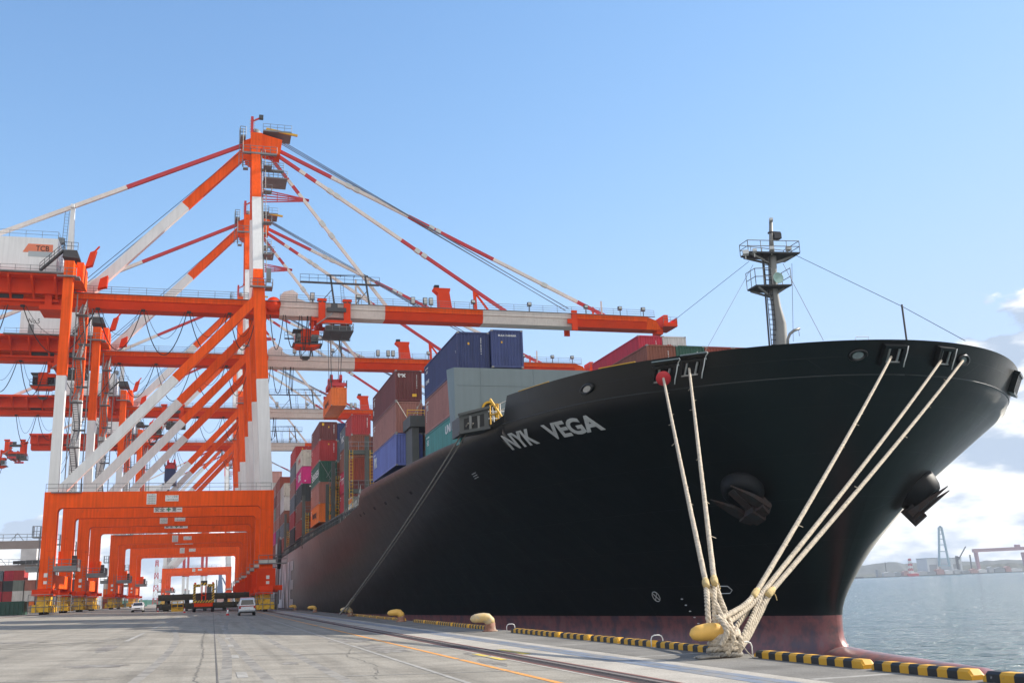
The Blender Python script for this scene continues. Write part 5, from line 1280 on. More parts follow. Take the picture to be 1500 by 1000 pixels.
cb.box(14.0, 14.5, -1.6, -1.1, 44.1, 46.2); cb.box(14.0, 15.2, -1.8, 1.8, 45.5, 46.0)
cb.box(12.5, 14.1, -1.3, 1.0, 41.9, 44.2); cb.box(14.1, 15.4, -1.2, .9, 43.3, 44.0); cb.k = 1; cb.box(11.55, 12.5, -1.2, .9, 42.0, 43.4); cb.box(14.1, 15.3, -1.15, .85, 42.1, 43.28); cb.k = 2; cb.box(11.2, 15.9, -1.7, 1.4, 41.55, 41.75); cb.box(11.2, 12.8, -1.4, 1.1, 43.9, 44.1); cb.k = 0; cb.hexa([(12.0, -1.5, 41.1), (14.6, -1.5, 41.1), (14.6, 1.2, 41.1), (12.0, 1.2, 41.1), (11.3, -1.6, 41.55), (15.6, -1.6, 41.55), (15.6, 1.3, 41.55), (11.3, 1.3, 41.55)])
cb.k = 2; cb.rail([(11.2, -1.7, 41.75), (15.9, -1.7, 41.75)], 1.0, .9, .04)
cb.hexa([(12.9, -1, 39.3), (13.7, -1, 39.3), (13.7, .4, 39.3), (12.9, .4, 39.3), (12.6, -1.2, 39.6), (14.0, -1.2, 39.6), (14.0, .6, 39.6), (12.6, .6, 39.6)])
for x, x2 in ((12.6, 12.4), (14.0, 14.2)): cb.bar((x, -1.1, 39.6), (x2, -1.3, 41.1), .12, .12); cb.bar((x, .5, 39.6), (x2, 1.0, 41.1), .12, .12)
cb.build('operator_cab', trol)
def spreader(parent, zt, dx):
    """head block and telescopic spreader with its top frame at zt"""
    s_ = MB([REDP, DSTEEL, ORANGE], (0, 0, 0))
    s_.box(dx - 1.22, dx + 1.22, -6.05, -5.5, zt, zt + .5); s_.box(dx - 1.22, dx + 1.22, 5.5, 6.05, zt, zt + .5)
    for x in (-.55, .55): s_.box(dx + x - .2, dx + x + .2, -5.5, 5.5, zt + .05, zt + .45)
    s_.box(dx - 1.25, dx + 1.25, -2.3, 2.3, zt + .5, zt + 1.3); s_.box(dx - 1.0, dx + 1.0, -1.5, 1.5, zt + 1.3, zt + 2.0)
    s_.smooth = True
    for x in (-.75, .75):
        for y in (-1.7, 1.7): s_.tube([(dx + x - .2, y, zt + 2.1), (dx + x + .2, y, zt + 2.1)], .62, 14)
    s_.smooth = False; s_.k = 1
    for x in (-1.25, 1.15): s_.box(dx + x, dx + x + .12, -6.1, -5.7, zt - .3, zt + .9); s_.box(dx + x, dx + x + .1, -2.6, -2.3, zt + .2, zt + 1.6)
    s_.bar((dx - 1.3, -6.0, zt + .5), (dx - 1.3, -6.0, zt + 1.8), .2, .2)
    o = s_.build('spreader', parent)
    w_ = MB(WIRE)
    for x in (-.75, .75):
        for y in (-1.9, -1.4, 1.4, 1.9): w_.tube([(dx + x, y, zt + 2.2), (dx + x * 1.3, y * 1.15, 44.9)], .03, 4)
    w_.build('hoist_ropes', o)
    return o
# the five cranes: the first built above, the others copied tree by tree
YC = [162.4, 200.8, 259.6, 318.5, 512.0, 552.0]
LAB = ['nearest orange and white container crane with its long boom reaching over the ship',
       'second container crane with the smaller No.5 house and trolley over the landward side',
       'third container crane with a navy container hanging over the quay lane',
       'fourth container crane with its empty spreader hoisted at the left edge',
       'small distant crane portal beyond the hatch covers, nearer of two',
       'small distant crane portal, farther of the two behind the hatch covers']
cranes = [crane] + [copy_tree(crane) for _ in YC[1:]]
TRX = [17.9, -27.0, -10.7, -56.0, -14, -30]
for o, y, lab, tx_ in zip(cranes, YC, LAB, TRX):
    o.location = (CX0, y, 0); tag(o, lab, 'crane', 'ship to shore container cranes')
    for c in o.children:
        if c.name.startswith('trolley'):
            c.location.x = tx_ - CX0
            if y == YC[0]: spreader(c, 33.85, 18.1 - 17.9)
            elif y == YC[2]: spreader(c, 32.9, 0)
            elif y == YC[3]: spreader(c, 43.2, 0)
# the lettering only the first crane's house carries
for o in cranes[:1]:
    for c in o.children:
        if c.name.startswith('machinery_house'):
            for d in list(c.children):
                if d.name.startswith('number_lettering'): bpy.data.objects.remove(d)
            P_ = lambda u, v, d: Vector((u - CX0, -4.602 - d, v))
            lg = cm([mat('logo_orange', (.72, .20, .10), .6, var=.03), mat('logo_grey', (.38, .42, .44), .6, var=.03)])
            lg.prism([(-29.1, 53.75), (-28.3, 53.75), (-28.3, 53.95), (-24.95, 53.95), (-24.95, 55.1), (-28.4, 55.1)], 'y', -4.63, -4.603); lg.k = 1; lg.box(-28.3, -25.0, -4.63, -4.603, 53.1, 53.94); lg.build('logo_panel', c)
            fit_text('TCB', INK, -27.3, -25.45, 54.0, 54.85, lambda u, v, d: Vector((u - CX0, -4.632 - d, v)), .01, 'lettering', c, .02)
# lifted boxes
o = container('orange', 18.1 - 1.22, 162.4 - 6.1, 30.7, 12.19, HC, 'orange container hanging from the red spreader above the ship', 'containers lifted by the cranes')
side_text(o, 'hapag', 4, 9.5, .8, 1.9, INK)
container('navy', -10.7 - 1.22, 259.6 - 6.1, 29.9, 12.19, HC, 'navy container hanging over the quay lane behind the diagonal braces', 'containers lifted by the cranes')

# ------------------------------------------------------------------ mooring ropes
def lerp_pts(pts, n=6):
    """smooth a polyline by corner cutting"""
    pts = [Vector(p) for p in pts]
    for _ in range(2):
        q = [pts[0]]
        for a, b in zip(pts, pts[1:]): q += [a.lerp(b, .25), a.lerp(b, .75)]
        pts = q + [pts[-1]]
    return pts
def rope(label, a, k, legs, r=.07, sag=.12, m=None, lash=True, lr=None):
    """a on the hull, k the eye splice, legs = lists of points from the splice to the bollard"""
    m = m or ROPE
    o = MB(m); o.smooth = True
    pts = arc(a, k, sag, 18); o.twist(pts, r)
    o = o.build('mooring_rope'); tag(o, label, 'rope', 'mooring ropes from the ship')
    e = MB(m); e.smooth = True
    for l in legs: e.twist(lerp_pts([k] + l), lr or r)
    e.build('eye_loop', o)
    if lash:
        y = MB(ROPEY); y.smooth = True
        d = (Vector(a) - Vector(k)).normalized()
        y.tube([Vector(k) - d * .30, Vector(k) - d * .20, Vector(k) - d * .05, Vector(k) + d * .10, Vector(k) + d * .2], [r * 1.02, r * 1.25, r * 1.4, r * 1.3, r * 1.02], 12)
        p = Vector(k); y.tube(lerp_pts([p, p + Vector((.09, -.05, -.05)), p + Vector((.12, -.06, -.22))]), .012, 5); y.tube(lerp_pts([p, p + Vector((-.08, -.06, .04)), p + Vector((-.12, -.08, -.06))]), .012, 5)
        y.build('splice_lashing', o)
        fz = MB(m); random.seed(int(label.__len__()))
        for i in range(14):
            q = pts[3 + i % 14]; fz.tube([q, q + Vector((random.uniform(-.2, .2), random.uniform(-.1, .1), random.uniform(-.2, .1)))], .012, 4)
        fz.build('loose_strands', o)
    return o
YB = 22.0
top = lambda px, py, Y=YB: at(px, py, Y)
rope('pale mooring rope passing through the red rat guard disc, leftmost on the near bollard', PL1(0, -.05, .25), top(1034, 853, 23.0),
     [[top(1036, 880, 22.4), top(1037, 906, 22.15), top(1040, 925, 22.1)], [top(1043, 872, 22.7), top(1058, 905, 22.1), top(1072, 930, 21.75), top(1076, 950, 21.8)]])
rope('pale mooring rope just right of the one with the red disc', PL2(-.1, .05, .25), top(1046, 849, 23.0),
     [[top(1046, 880, 22.5), top(1047, 912, 22.2), top(1050, 928, 22.2)], [top(1053, 872, 22.8), top(1066, 905, 22.3), top(1078, 935, 22.0), top(1080, 955, 22.0)]])
rope('pale mooring rope from the fairlead with a red fitting, left of the three bow lines', PR1(-.2, -.05, .3), top(1107, 868, 23.4),
     [[top(1092, 886, 22.9), top(1066, 900, 22.3), top(1052, 908, 22.0), top(1046, 920, 22.0)], [top(1098, 890, 23.2), top(1075, 922, 22.6), top(1066, 940, 22.4)]])
rope('pale mooring rope in the middle of the three bow lines', PR2(-.35, -.15, .3), top(1118, 866, 23.4),
     [[top(1108, 890, 23.0), top(1092, 925, 22.4), top(1078, 950, 22.1)], [top(1103, 884, 23.1), top(1076, 905, 22.5), top(1060, 915, 22.2)]], lash=False)
p, n, du, dv = hframe(.62, 13.3, 1)
rope('pale mooring rope from the round chock, rightmost of the three bow lines', p + n * .15 - du * .2, top(1129, 866, 23.4),
     [[top(1110, 905, 22.9), top(1093, 938, 22.3), top(1078, 957, 22.0)], [top(1120, 880, 23.2), top(1100, 917, 22.6), top(1086, 940, 22.2), top(1076, 960, 22.0)]])
wr = MB([ROPE, ROPEG]); wr.smooth = True      # turns round the bollard stem
random.seed(3)
for k in range(7):
    z = .08 + k * .075; rr = .36 - k * .010 + random.uniform(-.025, .02); tl = random.uniform(-.07, .07); tx = random.uniform(-.03, .03); ph = random.uniform(0, 6)
    wr.k = 1 if k == 0 else 0
    wr.twist([(11.46 + tx + rr * math.cos(2 * math.pi * i / 28), 22.0 + rr * math.sin(2 * math.pi * i / 28), z + tl * math.cos(2 * math.pi * i / 28 + ph)) for i in range(29)], .07)
for px, py0, py1, Y0 in ((1071, 915, 958, 21.66), (1083, 925, 962, 21.72), (1062, 908, 945, 21.62)):     # eyes dropped over the turns
    wr.k = 0; wr.twist(lerp_pts([top(px - 12, py0 - 6, Y0 + .35), top(px, py0 + 8, Y0), top(px + 4, (py0 + py1) / 2, Y0 - .03), top(px - 6, py1, Y0)]), .07)
wo_ = wr.build('rope_turns'); tag(wo_, 'thick turns of pale rope wound round the golden bollard stem', 'rope')
tl_ = MB(ROPEG); tl_.smooth = True
tl_.tube(lerp_pts([(11.1, 21.75, .05), (10.9, 21.7, .04), (10.72, 21.8, .05), (10.6, 21.72, .04), (10.66, 21.6, .04), (10.9, 21.62, .06), (11.1, 21.6, .05)]), .03, 7); tl_.tube(lerp_pts([(11.0, 21.9, .05), (10.8, 21.9, .05), (10.62, 21.95, .04), (10.78, 21.82, .07)]), .03, 7)
tl_.build('rope_tail', wo_)
tl_ = MB(ROPE); tl_.smooth = True
tl_.tube(lerp_pts([top(1062, 938, 21.65), (11.62, 21.55, .33), (11.72, 21.4, .10), (11.78, 21.3, .02), (11.7, 21.2, .02), (11.85, 21.1, .02), (12.1, 20.4, .02), (12.25, 20.0, .02)]), .014, 6); tl_.build('heaving_line', wo_)
gd = MB(REDP); gd.smooth = True
q = arc(PL1(0, -.05, .25), top(1034, 853, 23.0), .12, 18); a_, b_ = q[0].lerp(q[1], .35), q[0].lerp(q[1], .42)
d = (b_ - a_).normalized()
M3 = d.to_track_quat('Z', 'Y').to_matrix()
gd.lathe([(.05, -.02), (.40, 0), (.42, .02), (.40, .04), (.05, .05)], a_, 24, M3)
tag(gd.build('rat_guard'), 'round red rat guard disc on the leftmost bow rope', 'rat guard')
wc = at(688, 622, 64.3)
for i, dx in enumerate((-.12, .22)):
    rope(('thin grey line slanting from the deck box to the shaded bollard, lower of two', 'thin grey line slanting from the deck box to the shaded bollard, upper of two')[i], (wc.x + dx, 64.2, wc.z + .1), at(516 + i * 3, 876, 88.6), [[at(508, 888, 89.4), at(500, 896, 89.8), at(498, 899, 90)], [at(512, 886, 89.6), at(506, 897, 90)]], .05, .35, ROPEG, False, .075)

# ------------------------------------------------------------------ vehicles and things on the apron
CARW = mat('car_white_paint', (.62, .64, .66), .25, var=.03, coat=.6)
CARS = mat('car_silver_paint', (.50, .53, .57), .3, .3, var=.03, coat=.6)
TAIL = mat('tail_lamp', (.35, .012, .012), .2, var=.05)
CLEARL = mat('head_lamp', (.7, .7, .7), .1, var=.05)
TYRE = mat('tyre', (.015, .015, .016), .8)
def car(name, label, cat, x, y, body, L, wd, prof, glass, rear=True):
    """prof: (y, z) outline of the side; glass: list of side window outlines; the end nearest the camera is at y = 0"""
    r = empty(name, (x, y, gz(x) + .01)); tag(r, label, cat)
    b = MB([body, BLACK]); n = len(prof); hw = wd / 2; zm = max(z for _, z in prof)
    ins = [min(1.0, max(0.0, (z - .9) / (zm - .9))) * .16 for _, z in prof]
    ring = lambda s, k: [(s * (hw - ins[i] - k), p[0], p[1]) for i, p in enumerate(prof)]
    vs = ring(-1, .0) + ring(1, .0)
    b.add(vs, [tuple(range(n)), tuple(range(n, 2 * n))] + [(i, (i + 1) % n, (i + 1) % n + n, i + n) for i in range(n)])
    bo = b.build('body', r)
    md = bo.modifiers.new('bevel', 'BEVEL'); md.width = .07; md.segments = 3; md.limit_method = 'ANGLE'; md.angle_limit = R(25)
    for s in (-1, 1):
        for gl in glass:
            g_ = MB(GLASS); g_.add([(s * (hw - min(1.0, max(0.0, (z - .9) / (zm - .9))) * .16 + .012), yy, z) for yy, z in gl], [tuple(range(len(gl)))]); g_.build('side_window', r)
        for yy in (.85, L - .85):
            w_ = MB([TYRE, STEEL]); w_.smooth = True; w_.tube([(s * (hw - .2), yy, .32), (s * (hw + .01), yy, .32)], .32, 20); w_.k = 1; w_.tube([(s * (hw + .005), yy, .32), (s * (hw + .025), yy, .32)], .2, 16); w_.build('wheel', r)
        m_ = MB(body); m_.box(s * (hw + .02) - .09, s * (hw + .02) + .09, (L - 1.3) if rear else 1.25, (L - 1.15) if rear else 1.4, 1.0, 1.18); m_.build('mirror', r)
    return r
van = car('minivan', 'silver minivan seen from behind with a red band across its tailgate', 'van', 3.55, 112.5, CARS, 4.6, 1.72,
          [(.05, .28), (.0, .55), (.02, .95), (.22, 1.62), (.42, 1.80), (1.2, 1.86), (2.9, 1.82), (3.35, 1.62), (3.95, 1.05), (4.5, .85), (4.6, .5), (4.55, .28)], [[(.45, 1.08), (.62, 1.62), (1.5, 1.66), (1.5, 1.08)], [(1.6, 1.08), (1.6, 1.66), (2.8, 1.62), (3.3, 1.1)]])
g_ = MB(GLASS); g_.add([(-.68, .055, 1.10), (.68, .055, 1.10), (.58, .215, 1.60), (-.58, .215, 1.60)], [(0, 1, 2, 3)]); g_.build('rear_window', van)
g_ = MB(TAIL); g_.box(-.72, .72, -.012, .03, .93, 1.02); g_.build('tail_band', van)
for s in (-1, 1): g_ = MB(TAIL); g_.box(s * .74 - .1, s * .74 + .1, -.02, .06, .72, 1.0); g_.build('tail_lamp', van)
g_ = MB(PAPER); g_.box(-.17, .17, -.02, .03, .58, .75); g_.build('number_plate', van)
g_ = MB(BLACK); g_.box(-.8, .8, -.03, .1, .27, .42); g_.build('bumper', van)
cp = at(201, 889, 165)
wc_ = car('estate_car', 'white car driving towards the camera beyond the near crane legs', 'car', cp.x, 165, CARW, 4.3, 1.68,
          [(.05, .25), (.0, .5), (.05, .75), (1.0, .92), (1.75, 1.38), (2.1, 1.46), (3.7, 1.44), (4.1, 1.2), (4.25, .9), (4.3, .5), (4.25, .25)], [[(1.35, .95), (1.9, 1.34), (2.5, 1.36), (2.5, .95)], [(2.6, .95), (2.6, 1.36), (3.6, 1.34), (3.9, .98)]], False)
g_ = MB(GLASS); g_.add([(-.7, 1.06, .97), (.7, 1.06, .97), (.6, 1.72, 1.385), (-.6, 1.72, 1.385)], [(0, 1, 2, 3)]); g_.build('windscreen', wc_)
for s in (-1, 1): g_ = MB(CLEARL); g_.box(s * .62 - .15, s * .62 + .15, -.015, .06, .58, .72); g_.build('headlight', wc_)
g_ = MB(BLACK); g_.box(-.4, .4, -.02, .05, .5, .62); g_.box(-.75, .75, -.015, .04, .26, .38); g_.build('grille', wc_)
# hazard striped yard vehicle
hv = empty('yard_vehicle', (at(297.5, 898, 158).x, 158, gz(-1.5))); tag(hv, 'red yard vehicle framed in yellow and black hazard stripes seen from behind', 'yard vehicle')
HZB = mat('hazard_black', (.02, .02, .02), .6)
def hazard(x0, x1, z0, z1, name='hazard_frame'):
    b = MB([MYEL, HZB, DORANGE]); horiz = (x1 - x0) > (z1 - z0); L = (x1 - x0) if horiz else (z1 - z0); n = max(2, round(L / .38))
    b.k = 0; b.box(x0, x1, .0, .25, z0, z1); b.k = 1
    for i in range(n):
        a = i / n * L; w_ = L / n * .5; k = .3
        if horiz: p = [(x0 + a, z0), (min(x1, x0 + a + w_), z0), (min(x1, x0 + a + w_ + k), z1), (min(x1, x0 + a + k), z1)]
        else: p = [(x0, z0 + a), (x1, min(z1, z0 + a + k)), (x1, min(z1, z0 + a + w_ + k)), (x0, z0 + a + w_)]
        b.prism(p, 'y', -.012, -.002)
    b.build(name, hv)
hazard(-1.5, -1.14, 1.35, 4.0); hazard(1.14, 1.5, 1.35, 4.0); hazard(-1.14, -.5, 3.55, 3.95); hazard(.5, 1.14, 3.55, 3.95); hazard(-.45, .45, 3.75, 4.15); hazard(-1.14, 1.14, 1.3, 1.65)
b = MB([DORANGE, DSTEEL]); b.box(-1.3, 1.3, -.15, 4.5, .75, 1.25); b.box(-1.5, -1.14, .26, .6, 1.25, 4.0); b.box(1.14, 1.5, .26, .6, 1.25, 4.0); b.box(-.35, -.2, .1, .5, 1.65, 3.7); b.box(.2, .35, .1, .5, 1.65, 3.7); b.box(-.35, .35, .1, .5, 2.3, 2.42); b.k = 1; b.box(-1.1, 1.1, 1.2, 3.8, 1.25, 2.7); b.box(-.45, .45, .2, .9, 4.15, 4.45); b.build('chassis', hv)
b = MB(GLASS); b.box(.4, 1.1, 1.0, 2.4, 2.7, 3.7); b.build('cab', hv)
for s in (-1, 1):
    for yy in (.5, 3.6): b = MB(TYRE); b.smooth = True; b.tube([(s * 1.1, yy, .55), (s * 1.52, yy, .55)], .55, 20); b.build('wheel', hv)
    b = MB(DORANGE); b.box(s * 1.25 - .15, s * 1.25 + .15, .05, .25, 4.0, 4.2); b.build('beacon', hv)
# cones
CONEW = mat('cone_white', (.72, .72, .70), .6); CONER = mat('cone_red', (.55, .03, .03), .6)
for px, Y, lab in ((333.5, 118, 'red and white traffic cone left of the silver minivan'), (270, 150, 'red and white traffic cone left of the hazard striped vehicle'), (231, 172, 'small traffic cone left of the yellow cage')):
    c = MB([CONER, CONEW]); g_x = at(px, 899, Y).x
    c.k = 0; c.box(-.19, .19, -.19, .19, 0, .04); c.smooth = True
    for k, (r0, z0, r1, z1) in enumerate(((.16, .04, .135, .18), (.135, .18, .07, .58), (.07, .58, .045, .72))):
        c.k = (0, 1, 0)[k] ; c.lathe([(r0, z0), (r1, z1)], (0, 0, 0), 14)
    o = c.build('traffic_cone'); o.location = (g_x, Y, gz(g_x)); tag(o, lab, 'cone', 'traffic cones on the apron')
# hatch covers lying between the crane legs
HATCH = mat('hatch_cover_paint', (.070, .068, .055), .7, var=.2, dirt=(.15, .09, .06), dirt_lo=.6, dirt_hi=.75)
for i, (z, lab) in enumerate(((.55, 'lower of two long dark hatch covers laid on the apron'), (2.0, 'upper of two long dark hatch covers stacked on the apron'))):
    h = MB([HATCH, DSTEEL]); x0, x1 = -8.6 + i * .2, 5.8
    h.box(x0, x1, 176, 188, z + .05, z + .95); h.hexa([(x0, 175.8, z + .5), (x1, 175.8, z + .5), (x1, 176, z + .1), (x0, 176, z + .1), (x0, 175.7, z + .95), (x1, 175.7, z + .95), (x1, 176, z + .99), (x0, 176, z + .99)])
    h.k = 1
    for k in range(9): x = x0 + .6 + k * 1.6; h.box(x, x + .22, 175.62, 175.75, z + .3, z + 1.05)
    for k in range(5): h.box(x0 + 1 + k * 3.1, x0 + 1.5 + k * 3.1, 176.3, 187.5, z - (.4 if i == 0 else .5), z + .05)
    tag(h.build('hatch_cover'), lab, 'hatch cover', 'stacked hatch covers')
cgx = at(259.5, 895, 171).x
c = MB(MYEL); c.rail([(-.85, 0, .1), (.85, 0, .1), (.85, 1.4, .1), (-.85, 1.4, .1), (-.85, 0, .1)], 1.5, .85, .05, 3); c.box(-.9, .9, -.05, 1.45, .02, .5)
o = c.build('yellow_cage'); o.location = (cgx, 171, gz(cgx)); tag(o, 'yellow steel cage on the ground left of the hazard striped vehicle', 'cage')

# left margin: skip, tank cage, yard containers, yard crane
SKIPG = mat('skip_green', (.022, .075, .055), .6, var=.15, dirt=(.07, .04, .03), dirt_lo=.62, dirt_hi=.78)
s_ = MB(SKIPG); x0, x1, y0, y1 = -30.6, -26.0, 163, 167
s_.hexa([(x0 + .1, y0 + .1, .02), (x1 - .1, y0 + .1, .02), (x1 - .1, y1 - .1, .02), (x0 + .1, y1 - .1, .02), (x0, y0, 1.9), (x1, y0, 1.9), (x1, y1, 1.9), (x0, y1, 1.9)])
for k in range(8): x = x0 + .3 + k * .57; s_.box(x, x + .1, y0 - .06, y0 + .1, .15, 1.8)
s_.box(x0 - .06, x1 + .06, y0 - .08, y0 + .02, 1.78, 1.95)
so = s_.build('skip'); so.location = (0, 0, .8); tag(so, 'dark green steel skip at the left edge behind the apron', 'skip')
t_ = MB(mat('pale_tank', (.42, .40, .33), .6)); t_.box(-25.5, -24.0, 163.6, 164.8, 1.0, 2.0); o = t_.build('tank'); tag(o, 'pale liquid tank in a steel cage beside the green skip', 'tank')
c = MB(STEEL); c.rail([(-25.55, 163.55, .9), (-23.95, 163.55, .9), (-23.95, 164.85, .9)], 1.2, .3, .03, 3); c.build('tank_cage', o)
yc = [('charcoal', 'red', 'slate', 'maroon', 'crimson'), ('maroon', 'white', 'red', 'salmon'), ('red', 'rust red', 'white', 'red'), ('maroon', 'slate', 'white', 'charcoal'), ('salmon', 'orange', 'red', 'maroon')]
k = 0
for ci, (x, y, hgt) in enumerate(((-56, 285, 3), (-53.3, 285, 4), (-50.6, 285, 4), (-47.9, 282, 4), (-45.2, 282, 3), (-42.5, 282, 4), (-39.8, 282, 3), (-37.1, 282, 3), (-34.4, 286, 3), (-31.7, 286, 2), (-28.5, 300, 3))):
    for j in range(hgt):
        col = ('maroon', 'white', 'red', 'slate', 'salmon', 'charcoal', 'rust red', 'white', 'crimson', 'orange', 'grey green')[(ci * 5 + j * 3) % 11]
        container(col, x, y, .8 + j * 2.6, 6.06, S_, f'{col} yard container, {["bottom", "second tier", "third tier", "fourth tier"][j]} of the {(ORD + ["eleventh"])[ci]} yard stack from the left edge', 'containers stacked in the yard', False)
def yard_beam(name, label, x0, x1, Y, z, h, legx):
    b = empty(name, (legx, Y, .8)); tag(b, label, 'yard crane', 'yard gantry cranes behind the apron')
    g_ = MB(mat(name + '_grey', (.30, .26, .245), .6, var=.1), (-legx, -Y, -.8)); g_.box(x0, x1, Y - .6, Y + .6, z, z + h); g_.build('girder', b)
    r_ = MB(STEEL, (-legx, -Y, -.8)); r_.rail([(x0, Y - .7, z + h), (x1, Y - .7, z + h)], 1.3, 2.2, .05); 
    for k in range(int((x1 - x0) / 5)): r_.bar((x0 + k * 5, Y - .7, z + h), (x0 + k * 5 + 1.2, Y - .7, z + h + 1.5), .1, .1); r_.bar((x0 + k * 5 + 2.4, Y - .7, z + h), (x0 + k * 5 + 1.2, Y - .7, z + h + 1.5), .1, .1)
    r_.build('walkway_railing', b)
    l_ = MB(STEEL, (-legx, -Y, -.8)); l_.bar((legx, Y, .8), (legx, Y, z), .9, 1.2); l_.bar((x0 + 2, Y, .8), (x0 + 2, Y, z), .9, 1.2); l_.build('leg', b)
yard_beam('yard_gantry', 'grey yard gantry girder passing behind the near crane leg', -75, -32.5, 230, 13.6, 1.6, -33.2)
yard_beam('yard_gantry', 'lower grey yard gantry girder farther back at the left', -80, -36, 270, 10.6, 1.3, -36.8)
mh_ = MB([mat('yard_machine_white', (.6, .6, .6), .5), DSTEEL]); mh_.box(-44.5, -41, 269, 272, 11.95, 15.6); mh_.box(-43.5, -42, 269, 271, 15.62, 17.2); mh_.k = 1; mh_.box(-46, -38.6, 268.6, 268.95, 12.0, 12.8)
tag(mh_.build('trolley_house'), 'white trolley house riding on the lower yard gantry', 'trolley house')

# far end of the quay
GF = mat('fence_green', (.12, .33, .25), .7, var=.1)
for x0, x1, Y, lab in ((-66, -43, 1100, 'pale green fence at the far end of the lane'), (-36, -24, 420, 'green fence panel behind the third crane legs')):
    f = MB(GF); f.box(x0, x1, Y, Y + .3, .75, .75 + (4.6 if Y > 1000 else 2.4))
    for k in range(int((x1 - x0) / 2) + 1): f.box(x0 + k * 2 - .08, x0 + k * 2 + .08, Y - .1, Y, .75, .8 + (4.8 if Y > 1000 else 2.5))
    tag(f.build('fence'), lab, 'fence')
def lattice(name, label, cat, x, y, z0, z1, w0, w1, mats, n=8):
    b = MB(mats)
    for i in range(n):
        b.k = i % len(mats); a, c = z0 + (z1 - z0) * i / n, z0 + (z1 - z0) * (i + 1) / n; wa, wb = w0 + (w1 - w0) * i / n, w0 + (w1 - w0) * (i + 1) / n
        for sx in (-1, 1):
            for sy in (-1, 1): b.bar((x + sx * wa / 2, y + sy * wa / 2, a), (x + sx * wb / 2, y + sy * wb / 2, c), w0 * .14, w0 * .14)
        for sy in (-1, 1):
            b.bar((x - wa / 2, y + sy * wa / 2, a), (x + wb / 2, y + sy * wb / 2, c), w0 * .09, w0 * .09); b.bar((x + wa / 2, y + sy * wa / 2, a), (x - wb / 2, y + sy * wb / 2, c), w0 * .09, w0 * .09)
        b.bar((x - wb / 2, y, c), (x + wb / 2, y, c), w0 * .1, w0 * .1)
    return tag(b.build(name), label, cat)
lattice('radio_tower', 'red and white lattice mast far behind the crane portals', 'tower', -55, 1100, .8, 44, 5.0, 2.2, [REDP, WHITE], 7)
BFB = mat('blast_furnace_blue', (.10, .15, .26), .7, var=.15)
bf = empty('blast_furnace', (7, 1100, .8)); tag(bf, 'blue steelworks furnace tower seen under the far crane portal', 'tower')
b = MB(BFB, (-7, -1100, -.8)); b.hexa([(3.5, 1096, .8), (11, 1096, .8), (11, 1104, .8), (3.5, 1104, .8), (5, 1098, 22), (9.2, 1098, 22), (9.2, 1102, 22), (5, 1102, 22)]); b.box(5.4, 8.8, 1098.5, 1101.5, 22, 28.5); b.build('furnace_body', bf)
b = MB(BFB, (-7, -1100, -.8)); b.bar((9, 1100, 25), (17, 1100, 9), 1.6, 1.4); b.bar((-6, 1100, 6), (5, 1100, 16), 1.2, 1.2); b.bar((7.1, 1100, 28.5), (7.1, 1100, 31), 2.2, 2.2); b.build('skip_hoist', bf)
WS = [mat('shed_' + n_, c_, .8, var=.1) for n_, c_ in (('pale', (.40, .41, .42)), ('grey', (.26, .28, .30)), ('pink', (.42, .24, .22)), ('white', (.6, .6, .6)))]
for i, (x, wd, h, Y) in enumerate(((-240, 60, 9, 1250), (-170, 46, 7, 1200), (-110, 30, 11, 1300), (-88, 26, 8, 1150), (-44, 30, 7, 1250), (-8, 22, 9, 1180), (12, 16, 6, 1090), (30, 24, 8, 1300), (-140, 12, 17, 1350), (-30, 8, 14, 1260))):
    s_ = empty('shed', (x, Y, .8)); tag(s_, f'{["long pale", "low grey", "pinkish", "white", "wide pale", "grey", "small pinkish", "plain white", "tall pale", "narrow grey"][i]} port shed low on the horizon, {(ORD)[i]} of the far sheds', 'shed', 'far port sheds')
    b = MB(WS[i % 4]); b.box(-wd / 2, wd / 2, 0, 20, 0, h); b.build('wall', s_)
    b = MB(WS[(i + 1) % 4]); b.prism([(-wd / 2 - .5, h), (wd / 2 + .5, h), (0, h + 2.5)], 'y', -.5, 20.5); b.build('roof', s_)
for i, (x, Y, h, lab) in enumerate(((-21, 800, 42, 'left of two far red and white crane masts under the portal'), (-8, 800, 42, 'right of two far red and white crane masts under the portal'))):
    b = MB([WHITE, REDP]); b.bar((x, Y, .8), (x, Y, 22), 2.0, 2.0); b.bar((x + 3, Y, .8), (x + 3, Y, 22), 1.6, 1.6); b.k = 1; b.bar((x, Y, 22), (x, Y, h), 2.0, 2.0); b.bar((x + 3, Y, 22), (x + 3, Y, h), 1.6, 1.6); b.box(x - 1, x + 4, Y - 1, Y + 1, 20, 22)
    tag(b.build('crane_mast'), lab, 'mast', 'far crane masts')
for i, (x, Y, h, lab) in enumerate(((-150, 900, 26, 'thin light mast far left behind the yard'), (3, 900, 19, 'thin dark chimney beside the blue furnace'))):
    b = MB(DSTEEL); b.smooth = True; b.tube([(x, Y, .8), (x, Y, h)], [.8, .5], 8); tag(b.build('chimney'), lab, 'chimney')

